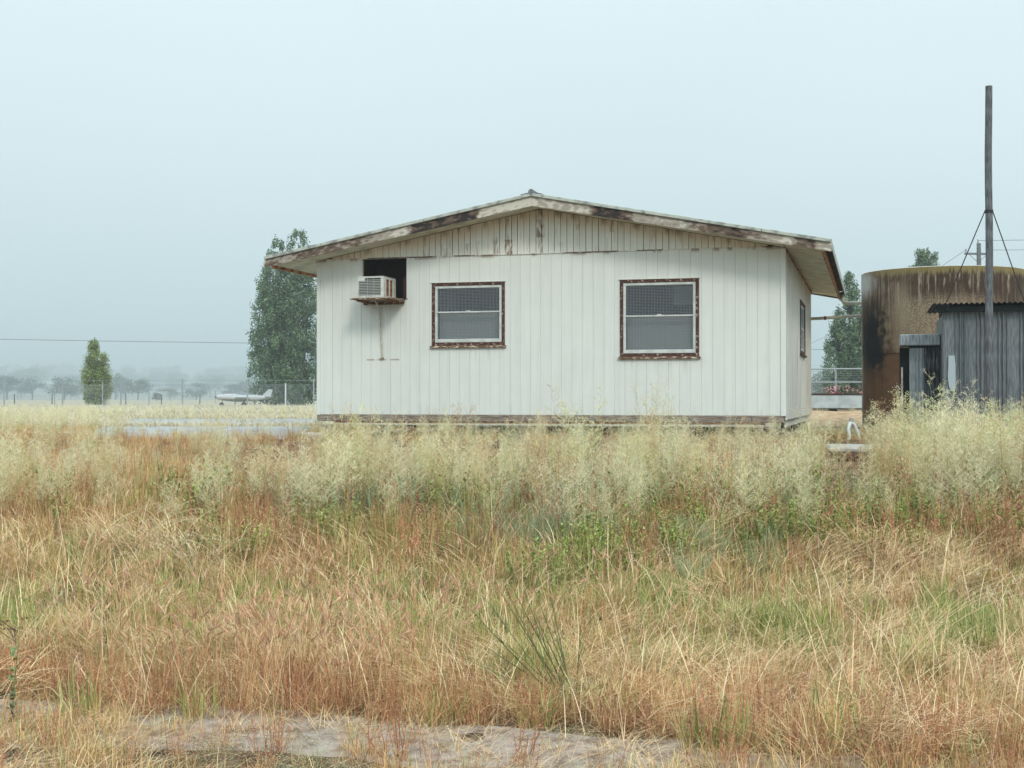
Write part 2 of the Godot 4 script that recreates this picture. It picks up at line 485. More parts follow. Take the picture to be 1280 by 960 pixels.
func land() -> void:
	var zs := []
	var z := 40.0
	while z > -4.0:
		zs.append(z); z -= 4.0
	z = -4.0
	while z > -24.0:
		zs.append(z); z -= 0.25
	while z > -3600.0:
		zs.append(z); z *= 1.06
	zs.append(-3600.0)
	var g := strip(zs, func(q: float) -> float: return -(24.0 + absf(q) * 0.75), func(q: float) -> float: return 24.0 + absf(q) * 0.75, 150, 0.0)
	# near rows wear soil, far rows pale straw fields
	var near := Shape.new()
	var far := Shape.new()
	for i in range(0, g.v.size(), 3):
		var s := near if g.v[i].z > -24.0 else far
		for k in 3:
			s.v.append(g.v[i + k]); s.n.append(g.n[i + k]); s.t.append(g.t[i + k]); s.c.append(Color.WHITE)
	tag(struct("ground", near, M.soil), "brown soil of the bank and verge under the dry grass")
	tag(struct("field", far, M.field), "pale straw coloured paddock running back to hazy hills")
	var pz := []
	for i in 41: pz.append(i)
	# footpath along the verge
	var p := Shape.new()
	var prev := []
	for i in 61:
		var x := -6.0 + i * 0.2
		var zc := -6.52 + 0.23 * x + 0.12 * sin(x * 1.3)
		var w := 0.58 + 0.14 * noise_b.get_noise_1d(x * 2.0)
		var row := []
		for k in 7:
			var q := zc + 0.22 - w + 2.0 * w * k / 6.0
			row.append(Vector3(x, ground(x, q) + (-0.04 if k in [0, 6] else 0.012 + 0.01 * noise_b.get_noise_2d(x * 5.0, q * 5.0)), q))
		if prev:
			for k in 6: p.quad(prev[k + 1], row[k + 1], row[k], prev[k])
		prev = row
	tag(struct("path", p, M.path), "narrow grey gravelly footpath trodden along the grass verge")
	# wet concrete beside the cabin
	var s1 := strip(range_f(-20.3, -29.5, 14), func(q: float) -> float: return -6.6 + (q + 20.3) * 0.27 + 0.35 * noise_b.get_noise_1d(q * 3.0), func(q: float) -> float: return -3.5 + (q + 20.3) * 0.06, 12, 0.006)
	tag(struct("wet_slab", s1, M.wet), "wet pale concrete slab shining beside the left end of the white cabin")
	var s2 := strip(range_f(-31.5, -40.5, 14), func(q: float) -> float: return -9.6 + (q + 31.5) * 0.24 + 0.5 * noise_b.get_noise_1d(q * 2.0), func(q: float) -> float: return -4.2 + (q + 31.5) * 0.07, 12, 0.006)
	tag(struct("wet_slab", s2, M.wet), "second wet concrete slab further back towards the light aircraft")
	var dm := strip(range_f(-28.0, -47.0, 20), func(q: float) -> float: return 6.6, func(q: float) -> float: return 18.0, 16, 0.0)
	for i in dm.v.size():
		var a := dm.v[i]
		dm.v[i].y += 0.02 + 0.30 * ss(-29.0, -36.0, a.z) * (1.0 - ss(-41.0, -46.5, a.z)) * (0.8 + 0.35 * noise_b.get_noise_2d(a.x, a.z))
	tag(struct("dirt_mound", dm, M.dirt), "low mound of orange dirt behind the cabin")

func range_f(a: float, b: float, n: int) -> Array:
	var o := []
	for i in n + 1: o.append(lerpf(a, b, float(i) / n))
	return o

# ------------------------------------------------------------------ the cabin
const HW := 7.6
const HL := 8.5
const SEAM := 2.92
const SOFF := 3.625
const FALL := 0.19
const WIN := [[1.997, 1.445, 3.22, 2.493], [5.081, 1.242, 6.309, 2.472]]
const HOLE := [0.792, 2.256, 1.558, 2.915]

func soff(x: float) -> float:
	return SOFF - FALL * absf(x - HW / 2)

func cut(y0: float, y1: float, x0: float, x1: float, holes: Array) -> Array:   # rectangles of a panel left by openings, [x0, y0, x1, y1]
	var xs := [x0, x1]
	for h in holes:
		for q in [h[0], h[2]]:
			if q > x0 + 0.001 and q < x1 - 0.001: xs.append(q)
	xs.sort()
	var out := []
	for i in xs.size() - 1:
		var spans := [[y0, y1]]
		for h in holes:
			if h[0] < xs[i] + 0.0005 + 0.001 and h[2] > xs[i + 1] - 0.0015:
				var nx := []
				for s in spans:
					if h[1] > s[0]: nx.append([s[0], minf(s[1], h[1])])
					if h[3] < s[1]: nx.append([maxf(s[0], h[3]), s[1]])
				spans = nx
		for s in spans:
			if s[1] - s[0] > 0.004: out.append([xs[i], s[0], xs[i + 1], s[1]])
	return out

func build_house() -> void:
	house = thing("cabin", "white weatherboard cabin on stumps with a low gable roof and peeling barge boards", "house", Vector3(-3.22, 0, -21.91), deg_to_rad(-15.334))
	var uvw := func(p: Vector3, _n: Vector3) -> Vector2: return Vector2(p.x / 8.0, (4.0 - p.y) / 4.0)
	var uvs := func(p: Vector3, _n: Vector3) -> Vector2: return Vector2(-p.z / 9.0, (4.0 - p.y) / 4.0)
	# front wall backing with its openings, then board by board
	var s := Shape.new()
	var holes := [WIN[0], WIN[1], HOLE]
	for r in cut(0.36, SEAM, 0.02, HW - 0.02, holes): s.box(Vector3(r[0], r[1], -0.07), Vector3(r[2], r[3], -0.0075))
	var front := part("front_wall", s, M.backing, house)
	var x := 0.0
	var i := 0
	while x < HW - 0.19:
		var w := 0.168 + rng.randf_range(-0.006, 0.006)
		if x < 0.01: w = 0.10
		var b := Shape.new()
		b.uvf = uvw
		var tone := 1.0 + rng.randf_range(-0.035, 0.03)
		b.col = Color(tone, tone, tone)
		var zf := rng.randf_range(-0.002, 0.002)
		var split := i % 3 == 1
		for r in cut(0.368, minf(SEAM - 0.004, soff(x) - 0.004), x, x + w - 0.002, holes):
			b = Shape.new()
			b.uvf = uvw
			b.col = Color(tone, tone, tone)
			if split and r[2] - r[0] > 0.12:
				b.box(Vector3(r[0], r[1], -0.007), Vector3(r[2] - 0.030, r[3], zf), 0.002)
				b.box(Vector3(r[2] - 0.0305, r[1], -0.007), Vector3(r[2], r[3], zf + 0.003), 0.002)
			else: b.box(Vector3(r[0], r[1], -0.007), Vector3(r[2], r[3], zf), 0.002)
			part("board", b, M.wall, front)
		x += w
		i += 1
	var cb := Shape.new()
	cb.uvf = uvw
	cb.col = Color(1.02, 1.05, 1.08)
	cb.box(Vector3(x, 0.36, -0.022), Vector3(HW + 0.012, 2.9, 0.012), 0.006)
	cb.box(Vector3(HW - 0.01, 0.36, -0.12), Vector3(HW + 0.0125, 2.895, -0.0225), 0.004)
	part("corner_board", cb, M.wall, house)
	cb = Shape.new()
	cb.uvf = uvw
	cb.col = Color(1.02, 1.05, 1.08)
	cb.box(Vector3(-0.014, 0.36, -0.09), Vector3(-0.001, 2.89, 0.012), 0.004)
	cb.box(Vector3(-0.001, 0.36, 0.004), Vector3(0.05, 2.885, 0.0125), 0.003)
	part("corner_board", cb, M.wall, house)
	# gable above the seam
	s = Shape.new()
	s.tri(Vector3(0.16, SEAM + 0.003, -0.026), Vector3(HW - 0.16, SEAM + 0.003, -0.026), Vector3(HW / 2, SOFF + 0.01, -0.026))
	s.tri(Vector3(0.16, SEAM + 0.003, -0.06), Vector3(HW / 2, SOFF + 0.01, -0.06), Vector3(HW - 0.16, SEAM + 0.003, -0.06))
	var gable := part("gable", s, M.cavity, house)
	x = 0.06
	while x < HW - 0.1:
		var w2 := 0.1 + rng.randf_range(-0.003, 0.003)
		var gap := rng.randf_range(0.004, 0.011)
		var x1 := x + w2 - gap
		var ya := soff(x) - 0.001
		var yb := soff(x1) - 0.001
		var y0 := SEAM + 0.012
		if minf(ya, yb) > y0 + 0.002:
			var b2 := Shape.new()
			b2.uvf = uvw
			var tn := 1.0 + rng.randf_range(-0.05, 0.03)
			b2.col = Color(tn, tn, tn)
			var zq := 0.004 + rng.randf_range(-0.002, 0.003)
			var pts := [Vector3(x, y0, zq), Vector3(x1, y0, zq), Vector3(x1, yb, zq), Vector3(x, ya, zq)]
			var bk := []
			for q in pts: bk.append(Vector3(q.x, q.y, -0.02))
			b2.quad(pts[0], pts[1], pts[2], pts[3])
			for k in 4: b2.quad(pts[k], bk[k], bk[(k + 1) % 4], pts[(k + 1) % 4])
			part("gable_board", b2, M.wall, gable)
		x += w2
	# drip mould on the seam, in short lengths
	x = 0.1
	while x < HW - 0.15:
		var l := minf(rng.randf_range(0.30, 0.5), HW - 0.1 - x)
		var d := Shape.new()
		d.uvf = uvw
		d.box(Vector3(x, SEAM - 0.004, -0.02), Vector3(x + l - 0.008, SEAM + 0.009, 0.016 + rng.randf_range(0, 0.004)), 0.002)
		part("drip_mould", d, M.wall if rng.randf() < 0.75 else M.sill, gable)
		x += l
	# right hand wall
	s = Shape.new()
	var wz := [[-5.78, 1.45, -4.13, 2.42]]
	for r in cut(0.36, 2.88, -HL, -0.13, wz): s.box(Vector3(HW - 0.06, r[1], r[0]), Vector3(HW - 0.024, r[3], r[2]))
	var side := part("side_wall", s, M.backing, house)
	var z := -0.125
	i = 0
	while z > -HL + 0.02:
		var w3 := minf(0.168 + rng.randf_range(-0.006, 0.006), z + HL)
		var b3 := Shape.new()
		b3.uvf = uvs
		var tn2 := 1.0 + rng.randf_range(-0.05, 0.03)
		b3.col = Color(tn2, tn2, tn2)
		var gp := rng.randf_range(0.003, 0.010)
		for r in cut(0.44, 2.893, z - w3 + gp, z, wz):
			b3 = Shape.new()
			b3.uvf = uvs
			b3.col = Color(tn2, tn2, tn2)
			b3.box(Vector3(HW - 0.022, r[1], r[0]), Vector3(HW + rng.randf_range(-0.002, 0.002), r[3], r[2]), 0.003)
			part("board", b3, M.side_wall, side)
		z -= w3
	# plinth boards, left wall, back wall, floor, inner lining
	z = -0.125
	while z > -HL + 0.1:
		var l2 := minf(2.1, z + HL)
		var pb := Shape.new()
		pb.uvf = uvs
		pb.box(Vector3(HW - 0.02, 0.30, z - l2 + 0.01), Vector3(HW + 0.014, 0.435, z), 0.005)
		part("plinth_board", pb, M.side_wall, side)
		z -= l2
	s = Shape.new()
	s.uvf = uvs
	z = 0.0
	s.box(Vector3(0, 0.36, -HL), Vector3(0.05, 2.9, -0.095))
	part("left_wall", s, M.side_wall, house)
	s = Shape.new()
	s.uvf = uvw
	s.box(Vector3(0.0, 0.36, -HL - 0.05), Vector3(HW, 2.92, -HL))
	s.tri(Vector3(HW, 2.92, -HL - 0.02), Vector3(0, 2.92, -HL - 0.02), Vector3(HW / 2, SOFF, -HL - 0.02))
	part("back_wall", s, M.wall, house)
	s = Shape.new()
	s.box(Vector3(0.05, 0.33, -HL + 0.01), Vector3(HW - 0.07, 0.36, -0.08))
	part("floor", s, M.dark_room, house)
	s = Shape.new()
	s.box(Vector3(0.06, 2.945, -HL + 0.01), Vector3(HW - 0.07, 2.965, -0.08))
	s.box(Vector3(0.06, 0.361, -3.3), Vector3(HW - 0.07, 2.944, -3.25))
	s.box(Vector3(1.8, 0.361, -3.24), Vector3(1.85, 2.944, -0.09))
	part("inner_lining", s, M.dark_room, house)
	under_floor()
	roof()
	for k in 2: window(WIN[k], k)
	side_window()
	# lining of the hole over the air conditioner
	s = Shape.new()
	s.box(Vector3(HOLE[0] - 0.02, HOLE[1] - 0.02, -0.6), Vector3(HOLE[2] + 0.02, HOLE[1] - 0.002, -0.001))
	s.box(Vector3(HOLE[0] - 0.02, HOLE[3] + 0.001, -0.6), Vector3(HOLE[2] + 0.02, HOLE[3] + 0.012, -0.03))
	s.box(Vector3(HOLE[0] - 0.018, HOLE[1] - 0.001, -0.6), Vector3(HOLE[0] - 0.001, HOLE[3], -0.023))
	s.box(Vector3(HOLE[2] + 0.001, HOLE[1] - 0.001, -0.6), Vector3(HOLE[2] + 0.018, HOLE[3], -0.023))
	s.box(Vector3(HOLE[0] - 0.02, HOLE[1], -0.64), Vector3(HOLE[2] + 0.02, HOLE[3], -0.601))
	part("opening_lining", s, M.cavity, house)
	s = Shape.new()
	s.uvf = uvw
	s.box(Vector3(1.505, 2.256, -0.015), Vector3(1.5575, 2.60, 0.006), 0.002)
	part("packing_strip", s, M.cavity, house)

func under_floor() -> void:
	var s := Shape.new()
	s.box(Vector3(-0.01, 0.255, -0.09), Vector3(HW - 0.5, 0.366, 0.005), 0.008)
	part("bearer", s, M.bearer, house)
	s = Shape.new()
	s.box(Vector3(HW - 0.497, 0.262, -0.09), Vector3(HW - 0.02, 0.362, 0.003), 0.01)
	part("bearer", s, M.bearer, house)
	s = Shape.new()
	s.box(Vector3(0.3, 0.234, -0.08), Vector3(HW - 0.3, 0.253, 0.0))
	part("rust_strip", s, M.rusty, house)
	s = Shape.new()
	s.box(Vector3(0.4, 0.196, -0.075), Vector3(HW - 0.2, 0.232, -0.004), 0.004)
	part("skirting_strip", s, M.pipe, house)
	for zz in [-2.8, -5.6, -8.4]:
		s = Shape.new()
		s.box(Vector3(0, 0.24, zz - 0.05), Vector3(HW - 0.03, 0.328, zz + 0.05))
		part("bearer", s, M.bearer, house)
	for kx in 6:
		for kz in 4:
			s = Shape.new()
			var px := 0.12 + kx * 1.46
			var pz := -0.13 - kz * 2.75
			s.box(Vector3(px - 0.075, -0.15, pz - 0.075), Vector3(px + 0.075, 0.195 if kz == 0 else 0.238, pz + 0.075), 0.012)
			part("stump", s, M.bearer, house)
	s = Shape.new()
	s.uvf = func(p: Vector3, _n: Vector3) -> Vector2: return Vector2(-p.z / 9.0, (4.0 - p.y) / 4.0)
	s.box(Vector3(HW - 0.06, 0.18, -HL), Vector3(HW - 0.03, 0.298, -0.6), 0.005)
	part("side_skirting", s, M.side_wall, house)

func roof() -> void:
	var zf := 0.55
	var zb := -HL - 0.5
	var half := 4.5
	var xm := HW / 2
	var top := 3.785
	# corrugated sheets, 0.76 m wide, running down each slope
	for side in [-1.0, 1.0]:
		var z := zf
		while z > zb + 0.05:
			var wd := minf(0.76, z - zb)
			var s := Shape.new()
			var nn := int(wd / 0.019)
			for k in nn:
				var za := z - wd * k / nn
				var zc := z - wd * (k + 1) / nn
				var oa := 0.009 * sin(za * TAU / 0.076)
				var oc := 0.009 * sin(zc * TAU / 0.076)
				var ye := top - FALL * half
				var pa := Vector3(xm, top + oa, za)
				var pc := Vector3(xm, top + oc, zc)
				var qa := Vector3(xm + side * (half - 0.012), ye + oa, za)
				var qc := Vector3(xm + side * (half - 0.012), ye + oc, zc)
				if side > 0:
					s.quad(pa, qa, qc, pc)
				else: s.quad(qa, pa, pc, qc)
			part("roof_sheet", s, M.roof, house)
			z -= wd
		# edge flashing along the gable, in lengths
		var lx := 0.0
		var lens := [1.75, 1.75, 1.09]
		for l in lens:
			var f := Shape.new()
			var a := Vector3(xm + side * (lx + 0.004), top - 0.012 - FALL * (lx + 0.004), zf + 0.005)
			var b := Vector3(xm + side * minf(lx + l - 0.004, half), top - 0.012 - FALL * minf(lx + l - 0.004, half), zf + 0.005)
			f.bar(a, b, 0.05, 0.052, 0.006)
			part("edge_flashing", f, M.edge, house)
			lx += l
		# barge board
		var g := Shape.new()
		g.uvf = func(p: Vector3, _n: Vector3) -> Vector2:
			var along := absf(p.x - xm) / half
			return Vector2(1.0 - along if side < 0 else along, clampf((top - FALL * absf(p.x - xm) - p.y) / 0.18, 0.0, 1.0))
		var y_in := top - 0.040
		var n2 := 24
		for k in n2:
			var x0 := half * k / n2
			var x1 := half * (k + 1) / n2
			var hgt0 := lerpf(0.145, 0.125, x0 / half)
			var hgt1 := lerpf(0.145, 0.125, x1 / half)
			var q := [Vector3(xm + side * x0, y_in - FALL * x0, 0), Vector3(xm + side * x1, y_in - FALL * x1, 0), Vector3(xm + side * x1, y_in - FALL * x1 - hgt1, 0), Vector3(xm + side * x0, y_in - FALL * x0 - hgt0, 0)]
			var fr := []
			var bk := []
			for p in q:
				fr.append(p + Vector3(0, 0, zf - 0.002)); bk.append(p + Vector3(0, 0, zf - 0.03))
			if side > 0:
				g.quad(fr[3], fr[2], fr[1], fr[0]); g.quad(bk[0], bk[1], bk[2], bk[3]); g.quad(bk[3], bk[2], fr[2], fr[3])
				if k == n2 - 1: g.quad(fr[2], bk[2], bk[1], fr[1])
			else:
				g.quad(fr[0], fr[1], fr[2], fr[3]); g.quad(bk[3], bk[2], bk[1], bk[0]); g.quad(fr[3], fr[2], bk[2], bk[3])
				if k == n2 - 1: g.quad(fr[1], bk[1], bk[2], fr[2])
		part("barge_board", g, M["barge_0"] if side < 0 else M["barge_1"], house)
		# soffit panels under the eave and under the gable overhang
		var ex := [[zf - 0.034, -2.40], [-2.408, -5.30], [-5.308, zb + 0.03]]
		for e in ex:
			var sp := Shape.new()
			sp.bar(Vector3(xm + side * (xm + 0.004), soff(HW) + 0.012, (e[0] + e[1]) / 2), Vector3(xm + side * (xm + 0.556), soff(HW) - FALL * 0.552 + 0.012, (e[0] + e[1]) / 2), e[0] - e[1], 0.012)
			part("soffit_panel", sp, M.soffit, house)
		var gp := [[0.0, 1.9], [1.906, 3.79]]
		for e in gp:
			var sp2 := Shape.new()
			sp2.bar(Vector3(xm + side * e[0], SOFF - FALL * e[0] + 0.012, (zf - 0.034) / 2), Vector3(xm + side * e[1], SOFF - FALL * e[1] + 0.012, (zf - 0.034) / 2), zf - 0.036, 0.012)
			part("soffit_panel", sp2, M.soffit, house)
		# quad mould under the soffit, orange fascia and grey eave flashing
		var q2 := Shape.new()
		q2.box(Vector3(xm + side * (xm + 0.002), 2.868, -HL), Vector3(xm + side * (xm + 0.026), 2.892, -0.02)) if side > 0 else q2.box(Vector3(-0.04, 2.868, -HL), Vector3(-0.016, 2.892, -0.02))
		part("cover_mould", q2, M.fascia, house)
		var fa := Shape.new()
		var fx: float = xm + side * (xm + 0.575)
		fa.box(Vector3(fx - 0.017, 2.755, zb + 0.01), Vector3(fx + 0.017, 2.89, zf - 0.035), 0.005)
		part("fascia_board", fa, M.fascia, house)
		var gf := Shape.new()
		var gx: float = xm + side * (half - 0.006)
		gf.box(Vector3(gx - 0.006, 2.838, zb), Vector3(gx + 0.006, 2.955, zf - 0.032), 0.002)
		part("eave_flashing", gf, M.edge, house)
		var bs := Shape.new()
		bs.box(Vector3(minf(fx, gx), 2.80, zb - 0.004), Vector3(maxf(fx, gx), 2.92, zb + 0.006))
		part("end_cap", bs, M.black_iron, house)
	# back soffit and gable end strip, ridge cap
	var rc := Shape.new()
	rc.tube([Vector3(xm, top + 0.03, zf + 0.03), Vector3(xm, top + 0.03, zb)], [0.045, 0.045], 10)
	for side in [-1.0, 1.0]: rc.bar(Vector3(xm + side * 0.03, top + 0.022, (zf + zb) / 2), Vector3(xm + side * 0.17, top - 0.006, (zf + zb) / 2), zf - zb + 0.03, 0.006)
	part("ridge_cap", rc, M.galv, house)
	var back := Shape.new()
	for side in [-1.0, 1.0]: back.bar(Vector3(xm + side * 0.01, top - 0.11, zb + 0.015), Vector3(xm + side * half, top - 0.11 - FALL * half, zb + 0.015), 0.03, 0.15)
	part("barge_board", back, M.bearer, house)

func window(w: Array, k: int) -> void:
	var x0: float = w[0]
	var y0: float = w[1]
	var x1: float = w[2]
	var y1: float = w[3]
	var root := Node3D.new()
	root.name = "window"
	house.add_child(root, true)
	# parts are meshes, the node only collects them
	var tw := 0.048
	var s := Shape.new()
	for b in [[x0, y1 - tw, x1, y1], [x0, y0 + 0.035, x0 + tw, y1 - tw - 0.001], [x1 - tw, y0 + 0.035, x1, y1 - tw - 0.001], [x0 + tw + 0.001, y0 + 0.035, x1 - tw - 0.001, y0 + 0.035 + tw]]:
		var b1 := Shape.new()
		b1.box(Vector3(b[0], b[1], -0.06), Vector3(b[2], b[3], 0.016), 0.004)
		part("trim_board", b1, M.peel, root)
	s.box(Vector3(x0 - 0.025, y0 - 0.005, -0.03), Vector3(x1 + 0.025, y0 + 0.033, 0.042), 0.005)
	part("sill", s, M.sill, root)
	s = Shape.new()
	s.box(Vector3(x0 - 0.02, y1 + 0.001, -0.02), Vector3(x1 + 0.02, y1 + 0.012, 0.022), 0.002)
	part("head_flashing", s, M.wall, root)
	# white metal frame
	var a0 := x0 + tw + 0.002
	var a1 := x1 - tw - 0.002
	var c0 := y0 + 0.035 + tw + 0.002
	var c1 := y1 - tw - 0.002
	var fw := 0.042
	s = Shape.new()
	s.box(Vector3(a0, c1 - fw, -0.05), Vector3(a1, c1, 0.004), 0.004)
	s.box(Vector3(a0, c0, -0.05), Vector3(a1, c0 + fw * 1.35, 0.004), 0.004)
	s.box(Vector3(a0, c0 + fw * 1.35, -0.05), Vector3(a0 + fw, c1 - fw, 0.003), 0.004)
	s.box(Vector3(a1 - fw, c0 + fw * 1.35, -0.05), Vector3(a1, c1 - fw, 0.003), 0.004)
	part("frame", s, M.white_metal, root)
	var ym := (c0 + c1) * 0.5 + 0.03
	s = Shape.new()
	s.box(Vector3(a0 + fw * 0.6, ym - 0.012, -0.03), Vector3(a1 - fw * 0.6, ym + 0.012, 0.010), 0.004)
	s.box(Vector3((a0 + a1) / 2 - 0.035, ym + 0.011, -0.02), Vector3((a0 + a1) / 2 + 0.035, ym + 0.026, 0.007), 0.003)
	part("meeting_rail", s, M.white_metal, root)
	var i0 := a0 + fw
	var i1 := a1 - fw
	var j0 := c0 + fw * 1.35
	var j1 := c1 - fw
	for q in [[ym + 0.01, j1, -0.040], [j0, ym - 0.01, -0.034]]:
		s = Shape.new()
		s.quad(Vector3(i0 - 0.01, q[0], q[2]), Vector3(i1 + 0.01, q[0], q[2]), Vector3(i1 + 0.01, q[1], q[2]), Vector3(i0 - 0.01, q[1], q[2]))
		part("pane", s, M.glass, root)
	# welded wire guard
	s = Shape.new()
	var step := 0.0235
	var wr := 0.0011
	var xx := i0
	while xx < i1:
		s.box(Vector3(xx - wr, j0, -0.014), Vector3(xx + wr, j1, -0.0105))
		xx += step
	var yy := j0
	while yy < j1:
		s.box(Vector3(i0, yy - wr, -0.0100), Vector3(i1, yy + wr, -0.0066))
		yy += step
	part("wire_guard", s, M.mesh_wire, root)
	# blind behind the lower sash and something pale inside
	s = Shape.new()
	s.box(Vector3(i0, j0 - 0.02, -0.13), Vector3(i1, ym, -0.125))
	part("blind", s, M.blind, root)
	s = Shape.new()
	if k == 1:
		s.box(Vector3(i1 - 0.38, ym + 0.2, -0.55), Vector3(i1 + 0.02, j1 + 0.02, -0.53))
		part("inner_blind", s, M.blind, root)
	else:
		var fold := 10
		for f in fold:
			var fx := i0 + 0.26 * f / fold
			s.quad(Vector3(fx, j0, -0.16 - 0.02 * (f % 2)), Vector3(fx + 0.026, j0, -0.16 - 0.02 * ((f + 1) % 2)), Vector3(fx + 0.026, j1, -0.16 - 0.02 * ((f + 1) % 2)), Vector3(fx, j1, -0.16 - 0.02 * (f % 2)))
		part("curtain", s, M.dark_room, root)

func side_window() -> void:
	var root := Node3D.new()
	root.name = "window"
	house.add_child(root, true)
	var s: Shape
	for b in [[-5.78, 2.36, -4.13, 2.42], [-5.78, 1.45, -4.13, 1.51], [-5.78, 1.511, -5.72, 2.359], [-4.19, 1.511, -4.13, 2.359]]:
		s = Shape.new()
		s.box(Vector3(HW - 0.05, b[1], b[0]), Vector3(HW + 0.018, b[3], b[2]), 0.004)
		part("trim_board", s, M.peel, root)
	s = Shape.new()
	s.box(Vector3(HW - 0.02, 1.41, -5.82), Vector3(HW + 0.045, 1.448, -4.09), 0.004)
	part("sill", s, M.peel, root)
	s = Shape.new()
	for b in [[-5.718, 2.32, -4.192, 2.358], [-5.718, 1.512, -4.192, 1.55], [-5.718, 1.551, -5.68, 2.319], [-4.23, 1.551, -4.192, 2.319], [-5.679, 1.92, -4.231, 1.945]]:
		s.box(Vector3(HW - 0.05, b[1], b[0]), Vector3(HW - 0.005, b[3], b[2]))
	part("frame", s, M.white_metal, root)
	s = Shape.new()
	s.quad(Vector3(HW - 0.03, 1.54, -4.2), Vector3(HW - 0.03, 1.54, -5.7), Vector3(HW - 0.03, 2.33, -5.7), Vector3(HW - 0.03, 2.33, -4.2))
	part("pane", s, M.glass, root)
	s = Shape.new()
	var q := -5.68
	while q < -4.23:
		s.box(Vector3(HW - 0.015, 1.55, q - 0.002), Vector3(HW - 0.011, 2.32, q + 0.002))
		q += 0.03
	q = 1.55
	while q < 2.32:
		s.box(Vector3(HW - 0.0105, q - 0.002, -5.68), Vector3(HW - 0.007, q + 0.002, -4.23))
		q += 0.03
	part("wire_guard", s, M.mesh_wire, root)

func local_to_world(p: Vector3) -> Vector3:
	return house.transform * p

func air_conditioner() -> void:
	var o := thing("air_conditioner", "old white box window air conditioner jutting from the hole beside the left window", "air conditioner", local_to_world(Vector3(0.92, 2.236, 0.52)), house.rotation.y)
	var w := 0.44
	var h := 0.345
	var d := 0.56
	var s := Shape.new()
	# casing: top, bottom, sides, back, front rim
	s.box(Vector3(0, h - 0.014, -d), Vector3(w, h, 0), 0.006)
	s.box(Vector3(0, 0, -d), Vector3(w, 0.014, 0), 0.005)
	s.box(Vector3(0.001, 0.0145, -d), Vector3(0.014, h - 0.0145, -0.002))
	s.box(Vector3(w - 0.05, 0.0145, -0.012), Vector3(w - 0.001, h - 0.0145, 0.001), 0.003)
	s.box(Vector3(0.0142, 0.0145, -0.012), Vector3(w - 0.0502, 0.040, 0.001), 0.003)
	s.box(Vector3(0.0142, h - 0.03, -0.012), Vector3(w - 0.0502, h - 0.0147, 0.001), 0.003)
	s.box(Vector3(0.0142, h - 0.075, -0.011), Vector3(0.12, h - 0.0305, 0.0005), 0.003)
	# right flank: frame round two vents
	for b in [[-0.13, -0.013], [-0.30, -0.265], [-0.46, -0.42]]: s.box(Vector3(w - 0.014, 0.0145, b[0]), Vector3(w - 0.001, h - 0.0145, b[1]), 0.003)
	for b in [[0.0146, 0.04], [h - 0.04, h - 0.0146]]: s.box(Vector3(w - 0.0135, b[0], -0.4199), Vector3(w - 0.0015, b[1], -0.1301))
	s.box(Vector3(w - 0.014, 0.0145, -d), Vector3(w - 0.001, h - 0.0145, -0.4601), 0.002)
	part("casing", s, M.ac_white, o)
	s = Shape.new()
	s.box(Vector3(0.016, 0.016, -0.05), Vector3(w - 0.052, h - 0.016, -0.03))
	s.box(Vector3(w - 0.04, 0.02, -0.44), Vector3(w - 0.03, h - 0.02, -0.11))
	part("inner_coil", s, M.ac_dark, o)
	for k in 10:
		var y := 0.05 + k * (h - 0.09) / 10.0
		var x0 := 0.016 if y < h - 0.085 else 0.122
		s = Shape.new()
		s.box(Vector3(x0, y, -0.024), Vector3(w - 0.052, y + 0.012, -0.006), 0.002)
		part("louvre", s, M.ac_grille, o)
	for k in 2:
		s = Shape.new()
		var xv := 0.16 + k * 0.11
		s.box(Vector3(xv, 0.041, -0.0045), Vector3(xv + 0.006, h - 0.031, -0.001))
		part("grille_bar", s, M.ac_grille, o)
	for k in 14:
		var z := -0.135 - k * 0.0205
		if z > -0.305 and z < -0.255: continue
		s = Shape.new()
		s.box(Vector3(w - 0.012, 0.041, z - 0.006), Vector3(w - 0.004, h - 0.041, z))
		part("vent_slat", s, M.rusty, o)
	# the shelf it sits on
	var f := thing("shelf", "rust stained shelf holding up the window air conditioner", "shelf", local_to_world(Vector3(0.82, 2.19, 0.0)), house.rotation.y)
	s = Shape.new()
	s.box(Vector3(-0.02, 0.022, 0.02), Vector3(0.73, 0.044, 0.57), 0.004)
	part("board", s, M.sill, f)
	for k in 2:
		s = Shape.new()
		s.bar(Vector3(0.1 + k * 0.5, 0.005, 0.53), Vector3(0.1 + k * 0.5, 0.005, 0.03), 0.035, 0.03)
		part("bracket", s, M.rusty, f)
	s = Shape.new()
	s.box(Vector3(-0.0, -0.03, 0.0135), Vector3(0.71, 0.018, 0.034), 0.004)
	part("batten", s, M.sill, f)
	var hose := thing("drain_hose", "thin drain hose hanging down the wall under the air conditioner", "hose", local_to_world(Vector3(1.1, 2.18, 0.03)), house.rotation.y)
	s = Shape.new()
	s.tube([Vector3(0, 0.02, 0.18), Vector3(0.0, -0.02, 0.10), Vector3(0.004, -0.1, 0.0), Vector3(0.02, -0.45, -0.012), Vector3(0.04, -0.75, -0.012), Vector3(0.045, -0.9, -0.01), Vector3(0.055, -0.91, 0.0)], [0.012, 0.012, 0.012, 0.011, 0.011, 0.011, 0.012], 8)
	part("tube", s, M.pipe, hose)
	s = Shape.new()
	s.box(Vector3(0.015, -0.90, -0.017), Vector3(0.075, -0.885, 0.004), 0.002)
	part("clip", s, M.rusty, hose)

